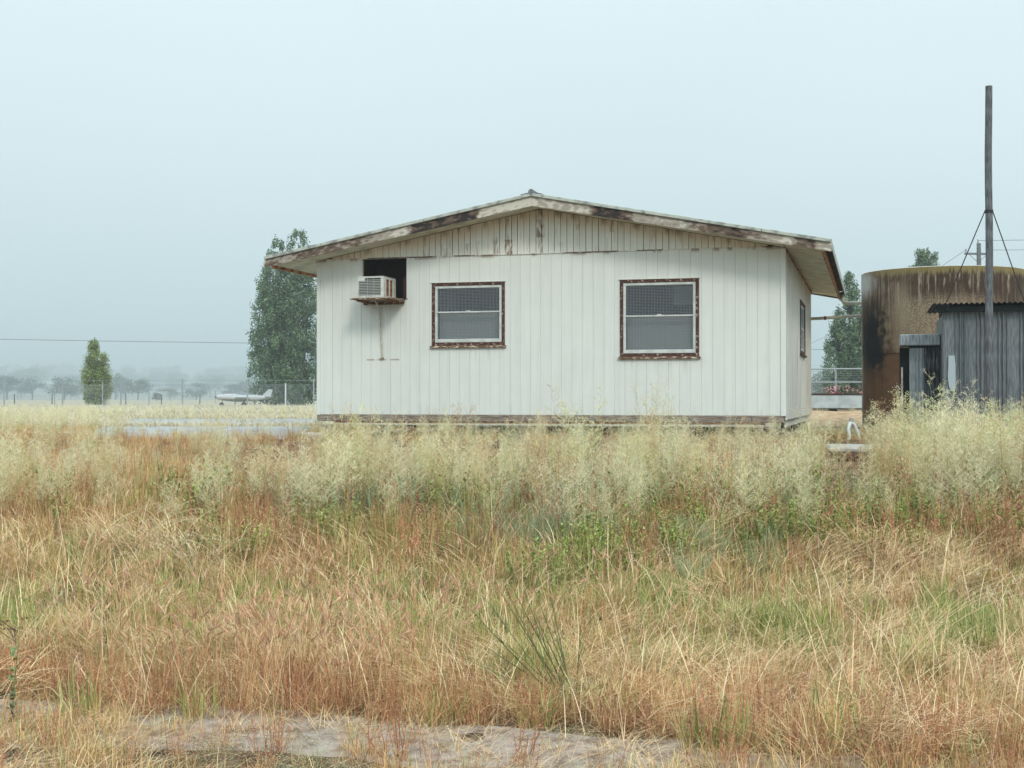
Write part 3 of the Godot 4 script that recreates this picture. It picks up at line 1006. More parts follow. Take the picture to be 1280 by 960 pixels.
# ------------------------------------------------------------------ tank, shed, pole
func ring_wall(r: float, y0: float, y1: float, sides: int, tv0: float, tv1: float, inner := false) -> Shape:
	var s := Shape.new()
	for k in sides:
		var a := TAU * k / sides - PI
		var b := TAU * (k + 1) / sides - PI
		var na := Vector3(sin(a), 0, cos(a))
		var nb := Vector3(sin(b), 0, cos(b))
		var ua := float(k) / sides
		var ub := float(k + 1) / sides
		var p := [na * r + Vector3(0, y0, 0), nb * r + Vector3(0, y0, 0), nb * r + Vector3(0, y1, 0), na * r + Vector3(0, y1, 0)]
		s.tri_n(p[0], p[1], p[2], na, nb, nb, Vector2(ua, tv1), Vector2(ub, tv1), Vector2(ub, tv0))
		s.tri_n(p[0], p[2], p[3], na, nb, na, Vector2(ua, tv1), Vector2(ub, tv0), Vector2(ua, tv0))
	return s

func tank() -> void:
	var fs := FastNoiseLite.new()
	fs.seed = 77; fs.frequency = 1.0; fs.fractal_octaves = 4
	var runs := [[1153.0, 0.09, 0.85, 2.2], [1162.5, 0.15, 0.62, 1.6], [1170.0, 0.12, 0.4, 0.8], [1181.0, 0.22, 0.5, 1.2], [1187.0, 0.12, 0.34, 0.8], [1198.0, 0.08, 0.3, 1.0], [1209.0, 0.06, 0.5, 1.8], [1219.0, 0.08, 0.58, 2.0], [1228.0, 0.1, 0.5, 2.4], [1253.0, 0.12, 0.6, 1.6], [1262.0, 0.1, 0.3, 1.0], [1128.0, 0.25, 0.9, 1.0], [1117.0, 0.3, 1.6, 0.8], [1111.0, 0.2, 1.4, 0.7]]
	var tx := picture(1536, 384, func(u: float, v: float) -> Vector3:
		var ph := (u - 0.5) * TAU
		var px := 1178.5 + 98.0 * sin(ph) if absf(ph) < PI / 2 else 1178.5 + signf(ph) * (196.0 - 98.0 * absf(sin(ph)))
		var t := v * 3.18
		var py := 332.0 + t * 65.0
		var along := ph * 1.6
		var st := fs.get_noise_2d(along * 9.0, t * 0.5)
		var st2 := fs.get_noise_2d(along * 22.0 + 7.0, t * 0.8)
		var mo := fs.get_noise_2d(along * 4.0 + 3.0, t * 4.0)
		var fine := fs.get_noise_2d(along * 38.0, t * 38.0)
		var c := Vector3(0.17, 0.105, 0.06).lerp(Vector3(0.29, 0.215, 0.14), ss(-0.4, 0.5, mo + 0.5 * st))
		c *= 0.76 + 0.3 * fine
		# dark runs from the rim, strongest on the right
		var dark := ss(1095.0, 1165.0, px) * (1.0 - ss(0.5 + 0.5 * st, 0.85 + 0.5 * st, t)) * ss(0.02, 0.14, t + 0.1 * st2)
		dark = maxf(dark, 0.75 * ss(0.0, 0.4, st2 + 0.2) * (1.0 - ss(0.6, 1.5, t)))
		c = c.lerp(Vector3(0.045, 0.025, 0.017), clampf(dark, 0.0, 1.0) * 0.9)
		# speckled lichen in the middle
		var sp := ss(1105.0, 1150.0, px) * (1.0 - ss(1215.0, 1250.0, px)) * ss(0.45, 0.75, t) * (1.0 - ss(1.35, 1.7, t))
		c = c.lerp(Vector3(0.42, 0.34, 0.24), sp * ss(0.06, 0.35, fs.get_noise_2d(along * 26.0 + 40.0, t * 26.0)) * 0.85)
		c = c.lerp(Vector3(0.34, 0.27, 0.19), sp * 0.3)
		c = c.lerp(Vector3(0.32, 0.26, 0.18), 0.5 * (1.0 - ss(4.0, 13.0, absf(px - 1131.0) + 5.0 * mo)) * ss(0.2, 0.5, t) * (1.0 - ss(0.9, 1.5, t)))
		# below the joint: smoother red brown
		c = c.lerp(Vector3(0.135, 0.066, 0.034) * (1.0 + 0.4 * st2), ss(1.62, 1.70, t) * 0.85)
		# pale runs
		for r in runs:
			var wob: float = 1.2 * fs.get_noise_2d(t * 4.0, r[0])
			c = c.lerp(Vector3(0.38, 0.32, 0.24), 0.85 * ss(-0.35, 0.25, fs.get_noise_2d(along * 60.0, t * 3.0)) * (1.0 - ss(r[3] * 0.2, r[3] * (1.5 - 0.6 * t), absf(px - r[0] - wob))) * ss(r[1] - 0.03, r[1] + 0.03, t) * (1.0 - ss(r[2] * 0.6, r[2], t)))
		c = c.lerp(Vector3(0.34, 0.28, 0.20), 0.6 * ss(0.28, 0.5, fs.get_noise_2d(along * 34.0 + 90.0, t * 0.45)) * (1.0 - ss(0.5, 1.3, t)))
		# black soot blotch on the left
		var bx := (px - 1096.0) / 19.0 + 0.6 * mo
		var by := (py - 420.0) / 52.0 + 0.3 * st
		c = c.lerp(Vector3(0.013, 0.013, 0.015), 1.0 - ss(0.35, 1.25, sqrt(bx * bx + by * by)))
		bx = (px - 1098.0) / 14.0
		by = (py - 440.0) / 18.0 + 0.5 * mo
		c = c.lerp(Vector3(0.010, 0.010, 0.012), 1.0 - ss(0.5, 1.3, sqrt(bx * bx + by * by)))
		# colour turns pale grey at the top left and along the left edge
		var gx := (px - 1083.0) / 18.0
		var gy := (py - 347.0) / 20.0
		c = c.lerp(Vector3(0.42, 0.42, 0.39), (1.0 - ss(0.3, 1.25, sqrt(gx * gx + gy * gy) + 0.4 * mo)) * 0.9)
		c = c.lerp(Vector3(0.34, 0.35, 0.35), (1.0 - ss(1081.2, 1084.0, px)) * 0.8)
		# olive rim
		c = c.lerp(Vector3(0.24, 0.19, 0.075), (1.0 - ss(0.05, 0.16, t + 0.12 * st2)) * ss(1088.0, 1110.0, px) * 0.85)
		return c)
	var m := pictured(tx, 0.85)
	var o := thing("water_tank", "round brown stained concrete water tank with black soot blotch behind the grey shed", "water tank", Vector3(8.79, -0.03, -27.0), deg_to_rad(-18.0))
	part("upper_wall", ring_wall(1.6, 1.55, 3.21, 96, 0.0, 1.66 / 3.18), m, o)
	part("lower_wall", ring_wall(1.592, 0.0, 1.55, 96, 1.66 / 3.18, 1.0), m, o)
	var s := Shape.new()
	for k in 96:
		var a := TAU * k / 96
		var b := TAU * (k + 1) / 96
		var pa := Vector3(sin(a), 0, cos(a))
		var pb := Vector3(sin(b), 0, cos(b))
		s.tri(pa * 1.57 + Vector3(0, 3.20, 0), pb * 1.57 + Vector3(0, 3.20, 0), Vector3(0, 3.27, 0))
		s.quad(pa * 1.6 + Vector3(0, 3.21, 0), pb * 1.6 + Vector3(0, 3.21, 0), pb * 1.57 + Vector3(0, 3.225, 0), pa * 1.57 + Vector3(0, 3.225, 0))
		s.quad(pa * 1.57 + Vector3(0, 3.225, 0), pb * 1.57 + Vector3(0, 3.225, 0), pb * 1.57 + Vector3(0, 3.20, 0), pa * 1.57 + Vector3(0, 3.20, 0))
	part("lid", s, M.concrete, o)
	s = ring_wall(1.604, 1.542, 1.552, 96, 0.52, 0.53)
	part("joint", s, M.black_iron, o)
	# pipes from the cabin
	var p1 := thing("pipe", "cream downpipe from the eave gutter of the cabin across to the tank", "pipe", local_to_world(Vector3(8.24, 2.84, -8.85)))
	var inv := p1.transform.affine_inverse()
	s = Shape.new()
	var pts := []
	for q in [Vector3(8.24, 2.84, -8.82), Vector3(8.24, 2.74, -8.82), Vector3(8.26, 2.69, -8.82), Vector3(8.33, 2.665, -8.80), Vector3(8.6, 2.655, -8.7), Vector3(9.3, 2.64, -8.5)]: pts.append(inv * local_to_world(q))
	s.tube(pts, [0.042, 0.042, 0.042, 0.042, 0.04, 0.04], 12)
	part("tube", s, M.pipe, p1)
	s = Shape.new()
	s.tube([pts[1] + Vector3(0, 0.02, 0), pts[1] + Vector3(0, -0.03, 0)], [0.05, 0.05], 12)
	part("collar", s, M.pipe, p1)
	var p2 := thing("pipe", "thin cream pipe running straight from the back corner of the cabin to the tank", "pipe", local_to_world(Vector3(7.55, 2.33, -8.40)))
	inv = p2.transform.affine_inverse()
	s = Shape.new()
	s.tube([inv * local_to_world(Vector3(7.5, 2.315, -8.42)), inv * local_to_world(Vector3(7.75, 2.32, -8.40)), inv * local_to_world(Vector3(9.3, 2.40, -8.3))], [0.034, 0.034, 0.034], 10)
	part("tube", s, M.pipe, p2)
	s = Shape.new()
	s.tube([inv * local_to_world(Vector3(7.87, 2.325, -8.395)), inv * local_to_world(Vector3(7.92, 2.328, -8.393))], [0.042, 0.042], 10)
	part("collar", s, M.rusty, p2)

# a sheet of wall iron lying in x-y, ribbed along y
func iron(x0: float, x1: float, y0: float, y1: float, z: float, prof: Callable, steps: int) -> Shape:
	var s := Shape.new()
	for k in steps:
		var a := lerpf(x0, x1, float(k) / steps)
		var b := lerpf(x0, x1, float(k + 1) / steps)
		var za: float = z + prof.call(a)
		var zb: float = z + prof.call(b)
		s.quad(Vector3(a, y0, za), Vector3(b, y0, zb), Vector3(b, y1, zb), Vector3(a, y1, za))
	return s

func shed() -> void:
	var o := thing("shed", "grey ribbed iron shed with a black edged corrugated roof in front of the tank", "shed", local_to_world(Vector3(9.9, 0, -0.733)), house.rotation.y)
	# pan and rib sheets: rib pairs every 0.3 m
	var prof := func(x: float) -> float:
		var q := fposmod(x - 0.17, 0.305)
		var a := 0.032 * (ss(0.0, 0.010, q) - ss(0.026, 0.036, q))
		a += 0.02 * (ss(0.118, 0.126, q) - ss(0.134, 0.142, q))
		return a + 0.032 * (ss(0.058, 0.070, q) - ss(0.086, 0.1, q))
	for k in 4:
		var s := iron(k * 0.61, k * 0.61 + 0.615, -0.1, 1.93, -0.001 * k, prof, 120)
		part("wall_sheet", s, M.galv, o)
	var s2 := Shape.new()
	s2.box(Vector3(-0.004, -0.1, -2.2), Vector3(0.02, 1.9, -0.03))
	s2.box(Vector3(2.42, -0.1, -2.2), Vector3(2.44, 1.9, -0.03))
	s2.box(Vector3(0.02, -0.1, -2.2), Vector3(2.42, 1.9, -2.18))
	part("rear_walls", s2, M.galv, o)
	s2 = Shape.new()
	s2.box(Vector3(-0.012, -0.1, -0.03), Vector3(0.016, 1.925, 0.012), 0.008)
	part("corner_flashing", s2, M.galv, o)
	# roof sheets sloping back
	for k in 4:
		var r := Shape.new()
		var x0 := -0.165 + k * 0.72
		var nn := 76
		for i in nn:
			var xa := x0 + 0.722 * i / nn
			var xb := x0 + 0.722 * (i + 1) / nn
			var ya := 0.012 * sin(xa * TAU / 0.076) + 0.001 * k
			var yb := 0.012 * sin(xb * TAU / 0.076) + 0.001 * k
			var f0 := Vector3(xa, 2.05 + ya, 0.22)
			var f1 := Vector3(xb, 2.05 + yb, 0.22)
			var b0 := Vector3(xa, 2.07 + ya, -2.35)
			var b1 := Vector3(xb, 2.07 + yb, -2.35)
			r.quad(f0, f1, b1, b0)
			r.quad(f1 - Vector3(0, 0.004, 0), f0 - Vector3(0, 0.004, 0), b0 - Vector3(0, 0.004, 0), b1 - Vector3(0, 0.004, 0))
			r.quad(f0 - Vector3(0, 0.004, 0), f1 - Vector3(0, 0.004, 0), f1, f0)
		part("roof_sheet", r, M.black_iron, o)
	s2 = Shape.new()
	s2.bar(Vector3(-0.12, 1.972, 0.10), Vector3(2.6, 1.972, 0.10), 0.06, 0.08, 0.005)
	part("roof_beam", s2, M.black_iron, o)
	for k in 3:
		s2 = Shape.new()
		s2.bar(Vector3(0.06 + k * 1.15, 1.99, 0.18), Vector3(0.06 + k * 1.15, 2.0, -2.2), 0.045, 0.07)
		part("rafter", s2, M.black_iron, o)
	# patch of pale paint and a small round spot
	var pts := []
	for q in [[0.075, 1.275], [0.165, 1.275], [0.172, 1.18], [0.195, 1.05], [0.20, 0.95], [0.185, 0.83], [0.165, 0.74], [0.11, 0.735], [0.08, 0.82], [0.065, 0.97], [0.075, 1.1]]: pts.append(Vector3(q[0], q[1], 0.0))
	s2 = Shape.new()
	for k in range(1, pts.size() - 1):
		s2.tri(pts[0] + Vector3(0, 0, 0.026), pts[k + 1] + Vector3(0, 0, 0.026), pts[k] + Vector3(0, 0, 0.026))
	for k in pts.size():
		var a: Vector3 = pts[k]
		var b: Vector3 = pts[(k + 1) % pts.size()]
		s2.quad(a + Vector3(0, 0, 0.026), b + Vector3(0, 0, 0.026), b + Vector3(0, 0, 0.0), a + Vector3(0, 0, 0.0))
	tag(part("patch", s2, plain(0.42, 0.49, 0.53, 0.5), o), "pale blue grey patch fixed over the left end of the shed wall")
	s2 = Shape.new()
	s2.tube([Vector3(0.62, 0.60, 0.0), Vector3(0.62, 0.60, 0.027)], [0.022, 0.022], 12)
	part("bolt_cap", s2, M.galv_pale, o)
	# cabinet against the left side of the shed
	var c := thing("cabinet", "small corrugated iron cabinet with a pale folded cap against the shed's left side", "cabinet", local_to_world(Vector3(9.30, 0, -1.35)), house.rotation.y)
	s2 = Shape.new()
	s2.box(Vector3(-0.02, 1.455, -0.7), Vector3(0.585, 1.63, 0.10), 0.012)
	part("cap", s2, M.galv_pale, c)
	var corr := func(x: float) -> float: return 0.012 * sin(x * TAU / 0.06)
	part("pale_sheet", iron(0.125, 0.345, -0.1, 1.42, 0.0, corr, 40), M.galv_pale, c)
	part("stained_sheet", iron(0.345, 0.585, -0.1, 1.42, 0.006, corr, 44), M.galv_dark, c)
	s2 = Shape.new()
	s2.box(Vector3(0.12, 1.421, -0.06), Vector3(0.58, 1.454, -0.01))
	s2.box(Vector3(-0.01, -0.1, -0.7), Vector3(0.585, 1.45, -0.68))
	part("dark_backing", s2, M.black_iron, c)
	s2 = Shape.new()
	s2.box(Vector3(0.0, -0.1, -0.03), Vector3(0.028, 1.12, 0.0), 0.004)
	part("post", s2, M.concrete, c)
	# timber pole with its guys
	var p := thing("timber_pole", "tall weathered grey timber pole standing in front of the iron shed", "pole", local_to_world(Vector3(10.525, 0, -0.28)), house.rotation.y + 0.3)
	s2 = Shape.new()
	var ys := []
	var rs := []
	for k in 12:
		ys.append(Vector3(0.006 * sin(k * 1.3), -0.2 + 5.42 * k / 11.0, 0.004 * cos(k * 1.7)))
		rs.append(0.062 - 0.0008 * k)
	s2.tube(ys, rs, 8)
	part("shaft", s2, M.post_wood, p)
	s2 = Shape.new()
	s2.tube([Vector3(0, 3.355, 0), Vector3(0, 3.395, 0)], [0.067, 0.067], 8)
	part("band", s2, M.wire, p)
	var inv := p.transform.affine_inverse()
	for g in [Vector3(9.94, 2.065, -0.52), Vector3(11.03, 2.065, -0.52)]:
		s2 = Shape.new()
		var a: Vector3 = Vector3(0, 3.38, 0)
		var b: Vector3 = inv * local_to_world(g)
		var dd := (b - a).normalized()
		s2.tube([a + Vector3(dd.x, 0, dd.z).normalized() * 0.06, b], [0.008, 0.008], 6)
		part("guy_wire", s2, M.wire, p)

# ------------------------------------------------------------------ the yard round the cabin
func leaf_cloud(s: Shape, at: Vector3, rad: Vector3, n: int, size: float, col: Color, vary: float) -> void:
	for k in n:
		var d := Vector3(rng.randfn(), rng.randfn(), rng.randfn()).normalized()
		var r := pow(rng.randf(), 0.45)
		var p := at + Vector3(d.x * rad.x, d.y * rad.y, d.z * rad.z) * r
		var u := (Vector3(rng.randfn(), rng.randfn() * 0.8, rng.randfn()) + d * 0.4).normalized()
		var w := u.cross(d + Vector3(0.01, 0.3 * rng.randf(), 0.02)).normalized()
		var sz := size * rng.randf_range(0.6, 1.3)
		var f := 1.0 + rng.randf_range(-vary, vary)
		var q := Color(col.r * f, col.g * f, col.b * f * rng.randf_range(0.85, 1.1))
		s.leaf(p - u * sz * 0.5, p + w * sz * 0.33, p + u * sz * 0.5, q, q, q)
		s.leaf(p - u * sz * 0.5, p + u * sz * 0.5, p - w * sz * 0.33, q, q, q)

func yard() -> void:
	# pipe railing
	var o := thing("pipe_railing", "galvanised pipe railing with wire between two rails behind the grey trough", "railing", Vector3(9.4, 0, -44.8), -0.27)
	for y in [1.62, 1.17]:
		var s := Shape.new()
		s.tube([Vector3(-1.2, y, 0), Vector3(5.5, y, 0)], [0.026, 0.026], 8)
		part("rail", s, M.grey_steel, o)
	for k in 5:
		var s := Shape.new()
		s.tube([Vector3(-1.1 + k * 2.62, -0.1, 0), Vector3(-1.1 + k * 2.62, 1.62, 0)], [0.03, 0.03], 8)
		if k < 3: part("post", s, M.grey_steel, o)
	var s3 := Shape.new()
	for k in 5:
		s3.tube([Vector3(-1.1, 1.24 + k * 0.075, 0), Vector3(5.4, 1.24 + k * 0.075, 0)], [0.004, 0.004], 4)
	part("wires", s3, M.grey_steel, o)
	# trough
	var t := thing("trough", "long pale grey steel trough with a dark rim and black feet between cabin and tank", "trough", Vector3(8.3, 0, -39.4), -0.27)
	s3 = Shape.new()
	s3.box(Vector3(-0.5, 0.33, -0.9), Vector3(4.8, 0.735, 0.0), 0.02)
	part("body", s3, mottled([[0.36, 0.42, 0.44], [0.46, 0.53, 0.56]], [0.3, 0.7], Vector3(2, 2, 2), 0.012, 4, 0.5, 0.0, 41), t)
	s3 = Shape.new()
	s3.box(Vector3(-0.52, 0.737, -0.92), Vector3(4.82, 0.775, 0.025), 0.006)
	part("rim", s3, plain(0.05, 0.022, 0.02, 0.7), t)
	s3 = Shape.new()
	s3.box(Vector3(-0.5, 0.298, -0.88), Vector3(4.8, 0.326, -0.02))
	part("keel", s3, M.black_iron, t)
	for k in 4:
		s3 = Shape.new()
		s3.box(Vector3(-0.2 + k * 1.3, -0.05, -0.3), Vector3(0.05 + k * 1.3, 0.296, -0.06), 0.02)
		part("foot", s3, M.black_iron, t)
	# pink flowering bushes behind the trough
	for k in 2:
		var b := thing("flowering_bush", ["low bush covered in pink flowers beside the cabin end of the trough", "dark leaved bush with a few pink flowers close to the tank"][k], "bush", Vector3(sx([1046.0, 1074.0][k], 42.6), 0, -42.4), 0.0)
		s3 = Shape.new()
		for q in 7: s3.strand(Vector3(rng.randf_range(-0.2, 0.2), 0, 0), Vector3(rng.randf_range(-0.5, 0.5), rng.randf_range(0.6, 0.9), rng.randf_range(-0.3, 0.3)), 0.012, 0.005, Color(0.1, 0.07, 0.05), Color(0.1, 0.08, 0.05))
		part("stems", s3, M.leaf, b)
		s3 = Shape.new()
		leaf_cloud(s3, Vector3(0, 0.62, 0), Vector3(0.62, 0.45, 0.45), 500, 0.1, Color(0.06, 0.09, 0.05), 0.4)
		part("leaves", s3, M.leaf, b)
		s3 = Shape.new()
		leaf_cloud(s3, Vector3(-0.05, 0.82, 0.1), Vector3(0.6, 0.28, 0.4), [260, 90][k], 0.07, Color(0.52, 0.24, 0.27), 0.3)
		part("flowers", s3, M.leaf, b)
	var rb := thing("round_bush", "round grey green bush standing far behind the railing in the haze", "bush", Vector3(sx(1031, 260), 0, -260))
	s3 = Shape.new()
	leaf_cloud(s3, Vector3(0, 2.8, 0), Vector3(3.4, 3.4, 3.0), 2600, 0.44, Color(0.12, 0.14, 0.09), 0.35)
	part("leaves", s3, M.leaf, rb)
	s3 = Shape.new()
	s3.tube([Vector3(0, -0.1, 0), Vector3(0.05, 2.4, 0)], [0.24, 0.12], 7)
	part("stem", s3, M.bark, rb)
	# concrete pad and white standpipe
	var pad := thing("concrete_pad", "small concrete pad with a broken brick edge near the tank's foot", "concrete pad", Vector3(4.62, ground(4.62, -17.6), -17.55), -0.2)
	s3 = Shape.new()
	s3.box(Vector3(-0.42, 0.06, -0.75), Vector3(0.45, 0.13, 0.6), 0.02)
	part("slab", s3, M.concrete, pad)
	for k in 7:
		s3 = Shape.new()
		s3.box(Vector3(-0.44 + k * 0.125, -0.08, 0.42 + 0.02 * sin(k * 2.0)), Vector3(-0.335 + k * 0.125, 0.058, 0.61 + 0.02 * cos(k * 3.0)), 0.012)
		part("brick", s3, M.brown_block, pad)
	var sp := thing("standpipe", "white bent plastic standpipe above the concrete pad", "standpipe", Vector3(5.22, 0, -20.3), 0.3)
	s3 = Shape.new()
	s3.tube([Vector3(0.12, -0.05, 0), Vector3(0.10, 0.10, 0), Vector3(0.02, 0.24, 0), Vector3(-0.05, 0.25, 0.02), Vector3(-0.10, 0.16, 0.05), Vector3(-0.08, 0.05, 0.06), Vector3(-0.12, -0.03, 0.07)], [0.03, 0.03, 0.03, 0.03, 0.028, 0.028, 0.028], 10)
	part("pipe", s3, plain(0.62, 0.67, 0.66, 0.4), sp)
	s3 = Shape.new()
	s3.tube([Vector3(-0.02, 0.28, 0.0), Vector3(-0.02, 0.33, 0.0)], [0.03, 0.022], 8)
	part("tap", s3, M.galv_pale, sp)
	# broken rubble and two pale lumps
	var ru := Shape.new()
	for k in 70:
		var p := Vector3(rng.randfn() * 0.24, 0, rng.randfn() * 0.28)
		p.y = ground(-3.28 + p.x, -17.0 + p.z) + 0.11 * exp(-p.length_squared() * 5.0)
		var h := rng.randf_range(0.02, 0.06)
		ru.box(Vector3(-h * 1.3, -h * 0.7, -h), Vector3(h * 1.3, h * 0.8, h), h * 0.35, Transform3D(Basis.from_euler(Vector3(rng.randfn(), rng.randfn(), rng.randfn())), p))
	var rn := part("rubble", ru, M.brown_block, thing("rubble_heap", "scatter of dark brown broken rubble in front of the wet slab", "rubble", Vector3(-3.28, 0.0, -17.0)))
	rn.set_meta("kind", "stuff")
	for k in 2:
		var st := thing("concrete_block", ["pale broken concrete block under the left corner of the cabin", "second pale concrete lump lying just in front of the first"][k], "block", Vector3(-3.25 + 0.22 * k, ground(-3.2, -20.6), -20.9 + 0.5 * k), 0.4 + k)
		s3 = Shape.new()
		s3.box(Vector3(-0.13, -0.05, -0.09), Vector3(0.13, 0.10, 0.09), 0.03)
		part("lump", s3, M.concrete, st)

# ------------------------------------------------------------------ trees, fences, aircraft
# upright poplar: plumes are [dx, dz, height, width, bottom]
func poplar(called: String, label: String, at: Vector3, plumes: Array, clumps: int, leaf_size: float, col: Color, group := "") -> void:
	var o := thing(called, label, "tree", at, 0.0, group)
	var prof := [[0.0, 0.55], [0.08, 0.80], [0.3, 1.0], [0.5, 0.97], [0.7, 0.78], [0.85, 0.5], [0.95, 0.30], [1.0, 0.10]]
	var tr := Shape.new()
	var cr := Shape.new()
	var big := 0.0
	for p in plumes: big += p[2] * p[3]
	for p in plumes:
		var hgt: float = p[2]
		var wid: float = p[3]
		var root := Vector3(p[0] * 0.55, -0.2, p[1] * 0.55)
		tr.tube([root, Vector3(p[0] * 0.8, hgt * 0.3, p[1] * 0.8), Vector3(p[0], hgt * 0.65, p[1]), Vector3(p[0], hgt * 0.93, p[1])], [hgt * 0.016, hgt * 0.012, hgt * 0.007, hgt * 0.002], 7)
		for k in 26:
			var t0 := rng.randf_range(0.04, 0.7)
			var a := rng.randf() * TAU
			var l := wid * rng.randf_range(0.25, 0.45)
			var b0 := Vector3(p[0], 0, p[1]) * lerpf(0.6, 1.0, t0) + Vector3(0, hgt * t0, 0)
			tr.tube([b0, b0 + Vector3(cos(a) * l * 0.7, l * 1.0, sin(a) * l * 0.7), b0 + Vector3(cos(a) * l, l * 2.4, sin(a) * l)], [hgt * 0.004, hgt * 0.003, hgt * 0.001], 5)
		var n := int(clumps * hgt * wid / big)
		for k in n:
			var t: float = lerpf(p[4], 1.0, pow(rng.randf(), 0.9))
			var r := 0.0
			for i in prof.size() - 1:
				if t >= prof[i][0] and t <= prof[i + 1][0]: r = lerpf(prof[i][1], prof[i + 1][1], (t - prof[i][0]) / (prof[i + 1][0] - prof[i][0]))
			var a := rng.randf() * TAU
			var bump := 1.0 + 0.22 * noise_b.get_noise_3d(cos(a) * 2.0 + p[0], t * hgt * 0.8, sin(a) * 2.0)
			var rr := r * wid * 0.5 * bump * (1.04 - 0.3 * pow(rng.randf(), 2.0))
			var c := Vector3(p[0] + cos(a) * rr, t * hgt, p[1] + sin(a) * rr)
			var sz := rng.randf_range(0.7, 1.35) * leaf_size * 3.6
			var f := rng.randf_range(0.65, 1.3)
			leaf_cloud(cr, c, Vector3(sz * 0.75, sz * 1.25, sz * 0.75) * (0.55 + 0.45 * r), int(95 * (0.5 + 0.5 * r)), leaf_size * 0.95, Color(col.r * f, col.g * f, col.b * f), 0.3)
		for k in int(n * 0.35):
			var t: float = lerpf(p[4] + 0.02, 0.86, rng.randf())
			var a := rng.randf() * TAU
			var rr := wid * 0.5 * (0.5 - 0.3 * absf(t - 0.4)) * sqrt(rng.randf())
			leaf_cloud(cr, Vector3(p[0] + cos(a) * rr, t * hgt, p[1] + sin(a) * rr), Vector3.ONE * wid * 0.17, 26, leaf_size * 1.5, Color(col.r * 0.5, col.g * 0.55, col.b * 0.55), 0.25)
	part("trunk", tr, M.bark, o)
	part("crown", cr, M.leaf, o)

func gum_mesh(s: Shape, tr: Shape, h: float, w: float, round_: float, col: Color) -> void:
	tr.tube([Vector3(0, -0.5, 0), Vector3(0.02 * h, h * 0.25, 0), Vector3(-0.01 * h, h * 0.45, 0)], [h * 0.03, h * 0.024, h * 0.014], 6)
	var n := 13
	for k in n:
		var a := rng.randf() * TAU
		var rr := sqrt(rng.randf()) * w * 0.36
		var c := Vector3(cos(a) * rr, h * lerpf(lerpf(0.45, 0.22, round_), 0.86, rng.randf()), sin(a) * rr)
		c.y -= (rr / w) * h * 0.25
		tr.tube([Vector3(0, h * rng.randf_range(0.2, 0.45), 0), c], [h * 0.012, h * 0.004], 5)
		leaf_cloud(s, c, Vector3(w * 0.2, h * 0.14, w * 0.2) * rng.randf_range(0.8, 1.25), 150, h * 0.055, col, 0.35)

